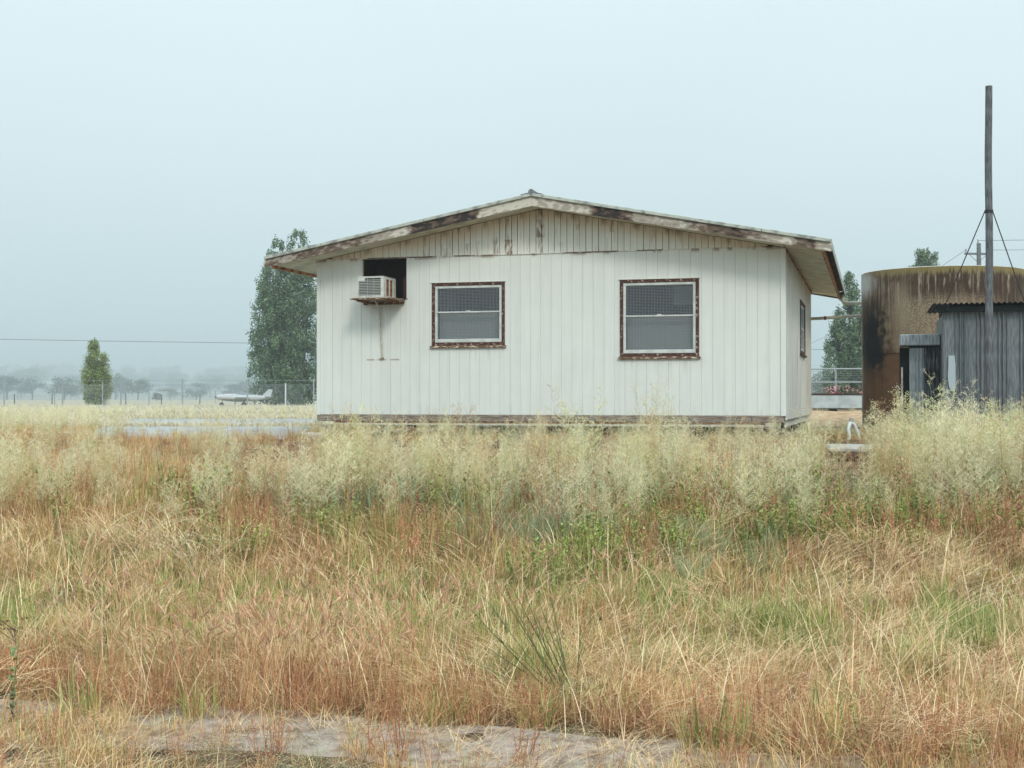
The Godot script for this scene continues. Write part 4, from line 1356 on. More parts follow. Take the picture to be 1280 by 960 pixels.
func far_things() -> void:
	poplar("poplar", "large dark green poplar with several tops behind the left end of the cabin", Vector3(sx(357, 100), 0, -100), [[0.95, 0.0, 13.3, 3.4, 0.02], [-0.55, 0.3, 12.5, 3.3, 0.02], [-1.5, -0.2, 10.6, 2.7, 0.02], [1.7, 0.3, 10.4, 2.5, 0.02], [0.1, 0.9, 10.8, 3.2, 0.01]], 520, 0.17, Color(0.13, 0.195, 0.105))
	poplar("poplar", "young light green poplar pair standing alone in the paddock far left", Vector3(sx(118, 100), 0, -100), [[-0.05, 0.0, 4.95, 1.5, 0.03], [0.75, 0.1, 4.0, 0.85, 0.12], [0.1, -0.1, 3.3, 1.45, 0.02]], 200, 0.12, Color(0.22, 0.27, 0.085))
	poplar("poplar", "narrow poplar with two tops showing between the cabin and the tank", Vector3(sx(1061, 78), 0, -78), [[0.05, 0.0, 8.0, 1.7, 0.02], [1.0, 0.2, 6.2, 1.7, 0.02], [-0.6, -0.1, 5.6, 1.5, 0.03], [0.5, 0.4, 4.2, 2.6, 0.01]], 330, 0.13, Color(0.13, 0.195, 0.11))
	poplar("poplar", "poplar whose bushy top rises just over the rim of the tank", Vector3(sx(1157, 100), 0, -100), [[0.0, 0.0, 11.9, 2.4, 0.03], [0.75, 0.2, 11.5, 2.2, 0.03], [-0.6, 0.1, 11.6, 2.2, 0.03], [0.35, -0.2, 11.7, 2.0, 0.03], [-0.25, 0.3, 11.7, 2.0, 0.03]], 420, 0.15, Color(0.13, 0.19, 0.1))
	# eucalypts across the paddock, each on its own
	var gums := [[8, 33, 42, 635, 0.6, "grey hazy gum at the far left edge of the paddock trees"], [40, 30, 46, 670, 0.5, "broad hazy gum second in from the far left"], [80, 34, 42, 565, 0.7, "darker rounded gum left of the young poplar"], [112, 32, 38, 706, 0.4, "pale hazy gum directly behind the young poplar pair"], [144, 33, 26, 682, 0.2, "slim faint gum just right of the young poplar pair"], [172, 31, 34, 588, 0.15, "spreading gum with a visible trunk and open crown"], [195, 9, 16, 300, 0.9, "small dark round bush in front of the spreading gum"], [212, 15, 36, 660, 0.9, "low hazy tree to the right of the small dark bush"], [245, 21, 36, 635, 0.85, "rounded hazy tree left of the light aircraft's nose"], [287, 20, 34, 670, 0.8, "hazy tree behind the aircraft's canopy"], [306, 26, 40, 706, 0.7, "wide hazy gum behind the aircraft's tail"], [311, 12, 17, 300, 1.0, "small dark bush over the aircraft's rear fuselage"], [1022, 20, 30, 776, 0.8, "very faint tree beside the right rear corner of the cabin"]]
	for g in gums:
		var d: float = g[3]
		var x := sx(g[0], d)
		var y := ground(x, -d)
		var h: float = g[1] * d / 1654.0 + 0.63
		var bush: bool = g[4] > 0.85 and d < 350
		var o := thing("bush" if bush else "gum_tree", g[5], "bush" if bush else "tree", Vector3(x, y, -d), 0.0, "" if bush else "gum trees across the paddock")
		var s := Shape.new()
		var tr := Shape.new()
		gum_mesh(s, tr, h, g[2] * d / 1654.0 * 1.15, g[4], Color(0.075, 0.085, 0.06))
		part("trunk", tr, M.bark, o)
		part("crown", s, M.leaf, o)
	# wooded hills in the far haze
	var wood := Node3D.new()
	wood.name = numbered("far_wood")
	add_child(wood)
	tag(wood, "faint far-off woodland along the misty hills", "woodland", "", "stuff")
	for v in 3:
		var s := Shape.new()
		var tr := Shape.new()
		gum_mesh(s, tr, 24.0, 28.0, 0.6, Color(0.08, 0.09, 0.065))
		for i in tr.v.size():
			s.v.append(tr.v[i]); s.n.append(tr.n[i]); s.t.append(tr.t[i]); s.c.append(Color(0.1, 0.09, 0.08))
		var xs := []
		for k in 420:
			var d := rng.randf_range(1200.0, 2600.0)
			var x := rng.randf_range(-0.62, 0.62) * d
			var dens := noise_c.get_noise_2d(x * 0.07, d * 0.11)
			if dens < -0.02: continue
			var sc := rng.randf_range(0.6, 1.3)
			xs.append([Transform3D(Basis.from_euler(Vector3(0, rng.randf() * TAU, 0)).scaled(Vector3(sc, sc * rng.randf_range(0.8, 1.2), sc)), Vector3(x, ground(x, -d), -d)), Color.WHITE])
		multi("tree_mass", s.mesh(), M.leaf, xs, wood)
	fences()
	aircraft()
	power()

func fences() -> void:
	var f := thing("chain_link_fence", "tall chain link fence on thin grey posts across the paddock", "fence", Vector3(0, 0, -90))
	var xs := []
	for px in [-150.0, -73.0, 5.0, 78.0, 151.0, 228.0, 309.0, 392.0]: xs.append(sx(px, 90))
	var s: Shape
	for x in xs:
		s = Shape.new()
		s.tube([Vector3(x, -0.2, 0), Vector3(x, 1.95, 0)], [0.05, 0.05], 7)
		part("post", s, M.grey_steel, f)
	s = Shape.new()
	s.tube([Vector3(sx(357, 90), -0.2, 0.05), Vector3(sx(357, 90), 1.66, 0.05)], [0.055, 0.055], 7)
	tag(part("post", s, plain(0.55, 0.58, 0.6, 0.5), f), "pale new post in front of the large poplar")
	for y in [0.12, 1.55, 1.86]:
		s = Shape.new()
		s.tube([Vector3(xs[0], y, 0), Vector3(xs[-1], y, 0)], [0.009, 0.009], 4)
		part("wire", s, M.grey_steel, f)
	s = Shape.new()
	var a: float = xs[0]
	var w := 0.0055
	while a < xs[-1]:
		for dirn in [-1.0, 1.0]:
			var p := Vector3(a, 0.12, 0.012 * dirn)
			var q := Vector3(a + dirn * 1.43, 1.55, 0.012 * dirn)
			if q.x < xs[0] or q.x > xs[-1]: continue
			s.quad(p - Vector3(w, 0, 0), p + Vector3(w, 0, 0), q + Vector3(w, 0, 0), q - Vector3(w, 0, 0))
		a += 0.11
	var net := part("chain_mesh", s, M.grey_steel, f)
	net.set_meta("kind", "stuff")
	# lower farm fence behind it
	var b := thing("farm_fence", "low farm fence of short dark posts and wire beyond the chain link fence", "fence", Vector3(0, 0, -140))
	var x0 := sx(-120, 140)
	var x := x0
	var i := 0
	while x < sx(420, 140):
		s = Shape.new()
		var h := 1.05 + 0.12 * sin(i * 2.3)
		s.tube([Vector3(x, -0.2, 0), Vector3(x + 0.03 * sin(i * 1.7), h, 0)], [0.06, 0.05], 6)
		part("post", s, M.bark, b)
		x += 3.9 + 0.5 * sin(i * 3.1)
		i += 1
	for y in [0.5, 0.9]:
		s = Shape.new()
		s.tube([Vector3(x0, y, 0), Vector3(x, y, 0)], [0.006, 0.006], 4)
		part("wire", s, M.far_wire, b)
	# row of taller white posts
	for px in [68.0, 128.0, 186.0]:
		var p := thing("marker_post", ["pale thin post left of the young poplar", "pale thin post at the right edge of the young poplar", "pale thin post below the spreading gum"][[68.0, 128.0, 186.0].find(px)], "post", Vector3(sx(px, 96), 0, -96))
		s = Shape.new()
		s.tube([Vector3(0, -0.2, 0), Vector3(0, 1.75, 0)], [0.04, 0.04], 7)
		part("shaft", s, M.galv_pale, p)
		s = Shape.new()
		s.box(Vector3(-0.05, 1.74, -0.05), Vector3(0.05, 1.78, 0.05), 0.01)
		part("cap", s, M.galv_pale, p)

func loft(s: Shape, rings: Array, sides: int) -> void:   # rings: [x, y centre, half height, half width]
	for i in rings.size() - 1:
		for k in sides:
			var c := []
			var nn := []
			for q in [[i, k], [i + 1, k], [i + 1, k + 1], [i, k + 1]]:
				var r: Array = rings[q[0]]
				var a: float = TAU * q[1] / sides
				c.append(Vector3(r[0], r[1] + sin(a) * r[2], cos(a) * r[3]))
				nn.append(Vector3(0, sin(a) * r[3], cos(a) * r[2]).normalized())
			s.tri_n(c[0], c[1], c[2], nn[0], nn[1], nn[2], Vector2.ZERO, Vector2.ZERO, Vector2.ZERO)
			s.tri_n(c[0], c[2], c[3], nn[0], nn[2], nn[3], Vector2.ZERO, Vector2.ZERO, Vector2.ZERO)

func aircraft() -> void:
	# nose to the left (-x), small low-winged two-seater
	var o := thing("light_aircraft", "small white light aircraft parked nose left in front of the large poplar", "aircraft", Vector3(sx(304, 97), 0.0, -97), 0.25)
	var white := plain(0.5, 0.53, 0.55, 0.4)
	var s := Shape.new()
	loft(s, [[-1.95, 0.72, 0.02, 0.02], [-1.9, 0.72, 0.13, 0.14], [-1.7, 0.72, 0.2, 0.24], [-1.2, 0.70, 0.27, 0.31], [-0.4, 0.68, 0.31, 0.35], [0.3, 0.68, 0.28, 0.32], [1.0, 0.68, 0.2, 0.2], [1.7, 0.70, 0.12, 0.10], [2.0, 0.72, 0.05, 0.04]], 16)
	part("fuselage", s, white, o)
	s = Shape.new()
	s.box(Vector3(-1.5, 0.52, -0.345), Vector3(0.5, 0.60, 0.352), 0.03)
	part("stripe", s, plain(0.22, 0.14, 0.08, 0.5), o)
	s = Shape.new()
	loft(s, [[-0.75, 0.88, 0.02, 0.05], [-0.5, 0.93, 0.14, 0.2], [-0.05, 0.94, 0.2, 0.24], [0.45, 0.9, 0.13, 0.16], [0.8, 0.86, 0.02, 0.05]], 12)
	part("canopy", s, plain(0.16, 0.2, 0.23, 0.12), o)
	for side in [-1.0, 1.0]:
		s = Shape.new()
		s.bar(Vector3(-0.35, 0.56, side * 0.3), Vector3(-0.2, 0.72, side * 3.3), 0.95, 0.09, 0.04)
		part("wing", s, white, o)
		s = Shape.new()
		s.bar(Vector3(1.75, 0.76, side * 0.04), Vector3(1.85, 0.78, side * 0.95), 0.42, 0.04, 0.015)
		part("tailplane", s, white, o)
	s = Shape.new()
	var fin := [Vector3(1.3, 0.78, 0), Vector3(1.98, 0.74, 0), Vector3(2.12, 1.28, 0), Vector3(1.82, 1.32, 0)]
	var zf := Vector3(0, 0, 0.03)
	s.quad(fin[0] + zf, fin[1] + zf, fin[2] + zf, fin[3] + zf)
	s.quad(fin[3] - zf, fin[2] - zf, fin[1] - zf, fin[0] - zf)
	for k in 4: s.quad(fin[k] - zf, fin[(k + 1) % 4] - zf, fin[(k + 1) % 4] + zf, fin[k] + zf)
	part("tail_fin", s, white, o)
	s = Shape.new()
	s.bar(Vector3(-1.98, 0.28, 0.12), Vector3(-1.98, 1.14, -0.12), 0.02, 0.09, 0.006)
	part("propeller", s, M.black_iron, o)
	s = Shape.new()
	s.tube([Vector3(-2.1, 0.72, 0), Vector3(-2.0, 0.72, 0), Vector3(-1.9, 0.72, 0)], [0.01, 0.07, 0.1], 10)
	part("spinner", s, M.rusty, o)
	for w in [[-1.55, 0.0], [0.05, 0.75], [0.05, -0.75]]:
		var leg := Shape.new()
		leg.bar(Vector3(w[0] * 0.95, 0.6, w[1] * 0.55), Vector3(w[0], 0.17, w[1]), 0.06, 0.05)
		var lg := part("undercarriage_leg", leg, M.rusty, o)
		var ty := Shape.new()
		ty.tube([Vector3(w[0], 0.17, w[1] - 0.06), Vector3(w[0], 0.17, w[1] - 0.03), Vector3(w[0], 0.17, w[1] + 0.03), Vector3(w[0], 0.17, w[1] + 0.06)], [0.13, 0.17, 0.17, 0.13], 14)
		part("wheel", ty, M.black_iron, lg)

func cable(a: Vector3, b: Vector3, sag: float, r: float, n := 24) -> Shape:
	var s := Shape.new()
	var p := []
	var rr := []
	for i in n + 1:
		var t := float(i) / n
		p.append(a.lerp(b, t) - Vector3(0, sag * 4.0 * t * (1.0 - t), 0))
		rr.append(r)
	s.tube(p, rr, 5)
	return s

func power() -> void:
	var o := thing("power_pole", "distant timber power pole with a crossarm rising above the tank", "power pole", Vector3(31.8, 0, -90), 0.1)
	var s := Shape.new()
	s.tube([Vector3(0, -0.3, 0), Vector3(0.02, 6.0, 0), Vector3(0, 11.2, 0)], [0.2, 0.17, 0.14], 10)
	part("shaft", s, M.post_wood, o)
	s = Shape.new()
	s.box(Vector3(-0.95, 10.42, -0.18), Vector3(1.05, 10.56, -0.06), 0.01)
	part("crossarm", s, M.post_wood, o)
	s = Shape.new()
	s.bar(Vector3(-0.6, 10.42, -0.11), Vector3(0, 9.9, -0.1), 0.04, 0.04)
	s.bar(Vector3(0.6, 10.42, -0.11), Vector3(0, 9.9, -0.1), 0.04, 0.04)
	part("brace", s, M.grey_steel, o)
	for x in [-0.85, 0.95, 0.0]:
		s = Shape.new()
		var y := 10.56 if x != 0.0 else 11.2
		s.tube([Vector3(x, y, -0.12), Vector3(x, y + 0.1, -0.12), Vector3(x, y + 0.17, -0.12), Vector3(x, y + 0.26, -0.12)], [0.03, 0.07, 0.05, 0.06], 8)
		part("insulator", s, M.galv_pale, o)
	var runs := [["overhead wire sloping down to the left from the power pole", Vector3(30.95, 10.75, -90.1), Vector3(38.0, 7.5, -170.0), 0.4], ["overhead wire running off to the right from the power pole's tip", Vector3(31.8, 11.4, -90.1), Vector3(72.0, 12.4, -86.0), 0.3], ["lower overhead wire running off to the right from the crossarm", Vector3(32.75, 10.75, -90.1), Vector3(72.0, 11.6, -86.0), 0.3]]
	for r in runs:
		var w := thing("overhead_wire", r[0], "wire", r[1])
		part("strand", cable(Vector3.ZERO, r[2] - r[1], r[3], 0.016), M.far_wire, w)
	var l := thing("overhead_wire", "single overhead wire crossing the sky low on the left behind the poplar", "wire", Vector3(sx(-220, 150), 0.63 + 79.0 * 150 / 1654.0, -150))
	part("strand", cable(Vector3.ZERO, Vector3(sx(700, 150) - sx(-220, 150), -1.1, 0.0), 0.25, 0.028, 30), M.far_wire, l)
	var l2 := thing("overhead_wire", "faint overhead wire seen through the gap between cabin and tank", "wire", Vector3(sx(720, 150), 0.63 + 66.0 * 150 / 1654.0, -150))
	part("strand", cable(Vector3.ZERO, Vector3(sx(1120, 150) - sx(720, 150), -0.4, 0.0), 0.2, 0.028, 20), M.far_wire, l2)

# ------------------------------------------------------------------ grass and weeds
func multi(called: String, mesh: Mesh, mat: Material, xs: Array, parent: Node) -> void:
	if xs.is_empty(): return
	var mm := MultiMesh.new()
	mm.transform_format = MultiMesh.TRANSFORM_3D
	mm.use_colors = true
	mm.mesh = mesh
	mm.instance_count = xs.size()
	for i in xs.size():
		mm.set_instance_transform(i, xs[i][0])
		mm.set_instance_color(i, xs[i][1])
	var o := MultiMeshInstance3D.new()
	o.name = called
	o.multimesh = mm
	o.material_override = mat
	o.set_meta("kind", "stuff")
	parent.add_child(o, true)

const STRAW := [Color(0.80, 0.53, 0.27), Color(0.75, 0.44, 0.21), Color(0.87, 0.65, 0.37), Color(0.66, 0.36, 0.17), Color(0.78, 0.46, 0.25), Color(0.70, 0.54, 0.23)]
const RUST := [Color(0.40, 0.18, 0.10), Color(0.50, 0.25, 0.14), Color(0.30, 0.12, 0.08), Color(0.56, 0.32, 0.19)]
const OLIVE := [Color(0.50, 0.48, 0.21), Color(0.42, 0.45, 0.18), Color(0.56, 0.50, 0.26), Color(0.33, 0.40, 0.14)]
const GREEN := [Color(0.25, 0.32, 0.09), Color(0.34, 0.41, 0.12), Color(0.43, 0.46, 0.15), Color(0.19, 0.25, 0.08)]
const BLUISH := [Color(0.32, 0.40, 0.24), Color(0.40, 0.46, 0.29), Color(0.24, 0.32, 0.18)]
const PALE := [Color(0.86, 0.80, 0.57), Color(0.80, 0.74, 0.49), Color(0.88, 0.83, 0.63), Color(0.76, 0.73, 0.48)]

func pick(a: Array) -> Color:
	var f := rng.randf_range(0.85, 1.12)
	var k: Color = a[rng.randi() % a.size()]
	return Color(k.r * f, k.g * f, k.b * f)

# n blades of a tuft; mix gives the shares of straw, rust, olive and green
func tuft(n: int, h: float, spread: float, lean: float, width: float, mix: Array, segs := 3) -> Mesh:
	var s := Shape.new()
	for k in n:
		var u := rng.randf()
		var pal: Array = STRAW
		if u > mix[0]: pal = RUST
		if u > mix[0] + mix[1]: pal = OLIVE
		if u > mix[0] + mix[1] + mix[2]: pal = GREEN
		var c1 := pick(pal)
		var c0 := c1.lerp(pick(RUST) if pal == STRAW else c1, 0.35)
		var a := rng.randf() * TAU
		var r := sqrt(rng.randf()) * spread
		var a0 := rng.randf_range(0.0, 0.5) * lean
		s.blade(Vector3(cos(a) * r, -0.02, sin(a) * r), a + rng.randf_range(-1.5, 1.5), h * rng.randf_range(0.45, 1.2), width * rng.randf_range(0.7, 1.3), a0, a0 + pow(rng.randf(), 1.5) * 2.4 * lean, c0, c1, segs)
	return s.mesh()

# flattened straw, all lying roughly one way
func lodged(n: int, l: float, spread: float, width: float, rise: float) -> Mesh:
	var s := Shape.new()
	for k in n:
		var c1 := pick(STRAW).lerp(Color(0.68, 0.57, 0.38), 0.45)
		var a := rng.randf() * TAU
		var r := sqrt(rng.randf()) * spread
		s.blade(Vector3(cos(a) * r - 0.15, rng.randf_range(0.0, rise), sin(a) * r), rng.randfn() * 0.85, l * rng.randf_range(0.4, 1.2), width * rng.randf_range(0.7, 1.3), rng.randf_range(0.7, 1.35), rng.randf_range(1.5, 1.95), c1, c1, 3)
	return s.mesh()

func foxtail(n: int) -> Mesh:
	var s := Shape.new()
	for k in n:
		var a := rng.randf() * TAU
		var r := sqrt(rng.randf()) * 0.12
		var hd := rng.randf() * TAU
		var a0 := rng.randf_range(0.0, 0.25)
		var a1 := a0 + rng.randf_range(0.0, 0.6)
		var base := Vector3(cos(a) * r, 0, sin(a) * r)
		var l := rng.randf_range(0.26, 0.5)
		var tip := s.blade(base, hd, l, 0.0032, a0, a1, pick(RUST), pick(STRAW), 4)
		s.blade(base, hd + 1.5, l, 0.003, a0, a1 * 0.9, pick(RUST), pick(STRAW), 3)
		# the head: a bristly spindle
		var ang := a1 + rng.randf_range(-0.1, 0.5)
		var d := (Vector3.UP * cos(ang) + Vector3(cos(hd), 0, sin(hd)) * sin(ang)).normalized()
		var x := d.cross(Vector3(0.3, 0.1, 0.9)).normalized()
		var y := d.cross(x)
		var hl := rng.randf_range(0.055, 0.095)
		var col := Color(0.62, 0.40, 0.26) * rng.randf_range(0.85, 1.15)
		if rng.randf() < 0.3: col = Color(0.70, 0.52, 0.34)
		tip -= d * 0.006
		for q in 54:
			var t := (q + rng.randf()) / 54.0
			var th := rng.randf() * TAU
			var rad := 0.0065 * sin(PI * clampf(t * 0.9 + 0.08, 0, 1))
			var o := x * cos(th) + y * sin(th)
			var p := tip + d * hl * t + o * rad * 0.4
			var e := p + o * rad * 1.5 + d * 0.013
			var wv := o.cross(d) * 0.0022
			s.leaf(p - wv, p + wv, e, col, col, col.lerp(Color(0.6, 0.45, 0.3), 0.4))
		for q in 5:
			var t0 := TAU * q / 5.0
			var t1 := TAU * (q + 1) / 5.0
			var m := tip + d * hl * 0.5
			var o0 := (x * cos(t0) + y * sin(t0)) * 0.0055
			var o1 := (x * cos(t1) + y * sin(t1)) * 0.0055
			s.leaf(tip, m + o1, m + o0, col, col, col)
			s.leaf(m + o0, m + o1, tip + d * hl, col, col, col)
	return s.mesh()

# tall weed: stems that branch into an airy head of tiny pale seeds
func feathery(stems: int, h: float, bushy: float, seeds: int) -> Mesh:
	var s := Shape.new()
	for k in stems:
		var a := rng.randf() * TAU
		var base := Vector3(cos(a), 0, sin(a)) * rng.randf() * 0.1
		var lean := rng.randf_range(0.02, 0.22)
		var hd := a + rng.randf_range(-0.6, 0.6)
		var l := h * rng.randf_range(0.75, 1.08)
		var top := base + Vector3(cos(hd) * sin(lean) * l, l * cos(lean), sin(hd) * sin(lean) * l)
		var mid := base.lerp(top, 0.5) + Vector3(rng.randfn(), 0, rng.randfn()) * 0.015
		var g := pick(OLIVE)
		var low := pick(RUST) if rng.randf() < 0.55 else pick(OLIVE)
		var pc := pick(PALE)
		s.strand(base, mid, 0.0025, 0.002, low, g)
		s.strand(mid, top, 0.002, 0.0008, g, pc)
		# narrow leaves low down
		for q in 7:
			var t := rng.randf_range(0.08, 0.5)
			var p := base.lerp(mid, t * 2.0)
			s.blade(p, rng.randf() * TAU, rng.randf_range(0.06, 0.16), 0.006, rng.randf_range(0.4, 0.9), rng.randf_range(1.2, 2.2), g, pick(OLIVE) if rng.randf() < 0.6 else pick(RUST), 2)
		var nb := 17
		for b in nb:
			var t := lerpf(0.40, 0.97, (b + rng.randf()) / nb)
			var p := mid.lerp(top, (t - 0.5) * 2.0) if t > 0.5 else base.lerp(mid, t * 2.0)
			var ba := rng.randf() * TAU
			var up := rng.randf_range(0.5, 1.1)
			var bl := bushy * (1.12 - t) * rng.randf_range(0.25, 0.5) + 0.03
			var bd := Vector3(cos(ba), up, sin(ba)).normalized()
			var e := p + bd * bl
			s.strand(p, e, 0.0013, 0.0006, g.lerp(pc, 0.5), pc)
			for q in seeds:
				var f := rng.randf_range(0.25, 1.05)
				var sd := (bd + Vector3(rng.randfn(), rng.randfn() * 0.7 + 0.3, rng.randfn()) * 0.8).normalized()
				var o := p.lerp(e, f)
				var sl := rng.randf_range(0.012, 0.045)
				var tip := o + sd * sl
				s.leaf(o, tip, o + Vector3(0.0008, 0.0012, 0), pc, pc, pc)
				s.speck(tip, sd, rng.randf_range(0.007, 0.013), rng.randf_range(0.0045, 0.0075), pick(PALE))
				if q % 2 == 0: s.speck(o + sd * sl * 0.5, (sd + Vector3(0.3, 0.4, -0.2)).normalized(), 0.008, 0.005, pick(PALE))
	return s.mesh()

func leafy(stems: int, h: float, pal: Array) -> Mesh:
	var s := Shape.new()
	for k in stems:
		var a := rng.randf() * TAU
		var base := Vector3(cos(a), 0, sin(a)) * rng.randf() * 0.12
		var d := Vector3(cos(a) * 0.25 + rng.randfn() * 0.08, 1, sin(a) * 0.25 + rng.randfn() * 0.08).normalized()
		var l := h * rng.randf_range(0.6, 1.1)
		var c := pick(pal)
		s.strand(base, base + d * l, 0.0035, 0.001, pick(RUST), c)
		for q in 26:
			var t := rng.randf_range(0.12, 1.0)
			s.blade(base + d * l * t, rng.randf() * TAU, rng.randf_range(0.035, 0.08) * (1.2 - 0.5 * t), 0.017, rng.randf_range(0.4, 1.0), rng.randf_range(1.2, 2.0), c, pick(pal), 3)
	return s.mesh()

func dock(stems: int, h: float) -> Mesh:   # rusty dead stalks with clusters of seed
	var s := Shape.new()
	for k in stems:
		var a := rng.randf() * TAU
		var base := Vector3(cos(a), 0, sin(a)) * rng.randf() * 0.16
		var d := Vector3(cos(a) * 0.2 + rng.randfn() * 0.08, 1, sin(a) * 0.2 + rng.randfn() * 0.08).normalized()
		var l := h * rng.randf_range(0.6, 1.15)
		var c := pick(RUST)
		s.strand(base, base + d * l, 0.0028, 0.001, c, pick(RUST))
		if k % 2 == 0:
			for q in 26:
				var t := rng.randf_range(0.45, 1.0)
				s.speck(base + d * l * t, (Vector3(rng.randfn(), 0.5, rng.randfn())).normalized(), rng.randf_range(0.012, 0.026), rng.randf_range(0.006, 0.012), c)
		for q in 4:
			s.blade(base + d * l * rng.randf_range(0.05, 0.5), rng.randf() * TAU, rng.randf_range(0.08, 0.2), 0.007, 0.5, 2.0, pick(RUST), pick(STRAW), 3)
	return s.mesh()

func wispy(stems: int, h: float) -> Mesh:   # blue-green broomy tufts
	var s := Shape.new()
	for k in stems:
		var a := rng.randf() * TAU
		var base := Vector3(cos(a), 0, sin(a)) * rng.randf() * 0.08
		var d := Vector3(cos(a) * 0.45 + rng.randfn() * 0.12, 1, sin(a) * 0.45 + rng.randfn() * 0.12).normalized()
		var l := h * rng.randf_range(0.55, 1.1)
		var c := pick(BLUISH)
		s.strand(base, base + d * l, 0.0025, 0.0008, c, pick(BLUISH))
		for q in 9:
			var p := base + d * l * rng.randf_range(0.2, 0.95)
			s.blade(p, rng.randf() * TAU, rng.randf_range(0.05, 0.13), 0.004, 0.1, 0.9, c, pick(BLUISH), 2)
	return s.mesh()

func creeping(n: int) -> Mesh:   # tiny grey-green leaves hugging the soil
	var s := Shape.new()
	for k in n:
		var a := rng.randf() * TAU
		var p := Vector3(cos(a), 0, sin(a)) * sqrt(rng.randf()) * 0.16
		p.y = rng.randf_range(0.003, 0.028)
		var c := Color(0.34, 0.41, 0.25).lerp(Color(0.50, 0.46, 0.32), rng.randf()) * rng.randf_range(0.7, 1.15)
		var b := rng.randf() * TAU
		var d := Vector3(cos(b), rng.randf_range(-0.1, 0.6), sin(b)).normalized()
		s.speck(p, d, rng.randf_range(0.005, 0.011), rng.randf_range(0.003, 0.006), c)
	return s.mesh()

func blocked(x: float, z: float) -> bool:
	var q := house.transform.affine_inverse() * Vector3(x, 0, z)
	if q.x > -0.05 and q.x < 7.65 and q.z < 0.03 and q.z > -8.6: return true
	if q.x > 9.25 and q.x < 12.4 and q.z < -0.68 and q.z > -3.0: return true
	if Vector2(x - 8.79, z + 27.0).length() < 1.65: return true
	if absf(x - 4.62) < 0.4 and absf(z + 17.6) < 0.65: return true
	return false

func on_slab(x: float, z: float) -> bool:
	if z < -20.3 and z > -29.5: return x > -6.6 + (z + 20.3) * 0.27 and x < -3.5 + (z + 20.3) * 0.06
	if z < -31.5 and z > -40.5: return x > -9.6 + (z + 31.5) * 0.24 and x < -4.2 + (z + 31.5) * 0.07
	return false

var heaps := {}
func drop(kind: String, x: float, z: float, sc: float, col: Color, turn := -100.0, tip := 0.0, tall := 1.0) -> void:
	if not heaps.has(kind): heaps[kind] = []
	var b := Basis.from_euler(Vector3(rng.randfn() * tip, rng.randf() * TAU if turn < -50.0 else turn, rng.randfn() * tip)).scaled(Vector3(sc, sc * tall, sc))
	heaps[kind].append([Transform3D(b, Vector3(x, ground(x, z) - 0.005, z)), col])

func shade(v: float) -> Color:
	var f := 1.0 + rng.randf_range(-v, v)
	return Color(f, f * rng.randf_range(0.97, 1.02), f * rng.randf_range(0.94, 1.04))

func plume() -> Color:
	var u := rng.randf()
	var c := Color(1, 1, 1)
	if u > 0.62: c = Color(0.92, 0.78, 0.66)
	if u > 0.84: c = Color(0.84, 0.92, 0.70)
	if u > 0.93: c = Color(0.72, 0.50, 0.40)
	var f := rng.randf_range(0.85, 1.08)
	return Color(c.r * f, c.g * f, c.b * f)

func near_to(px: float, d: float, cx: float, cd: float, rx: float, rd: float) -> float:   # 1 inside a patch, fading out
	var a := (px - cx) / rx
	var b := (d - cd) / rd
	return 1.0 - ss(0.6, 1.2, sqrt(a * a + b * b))

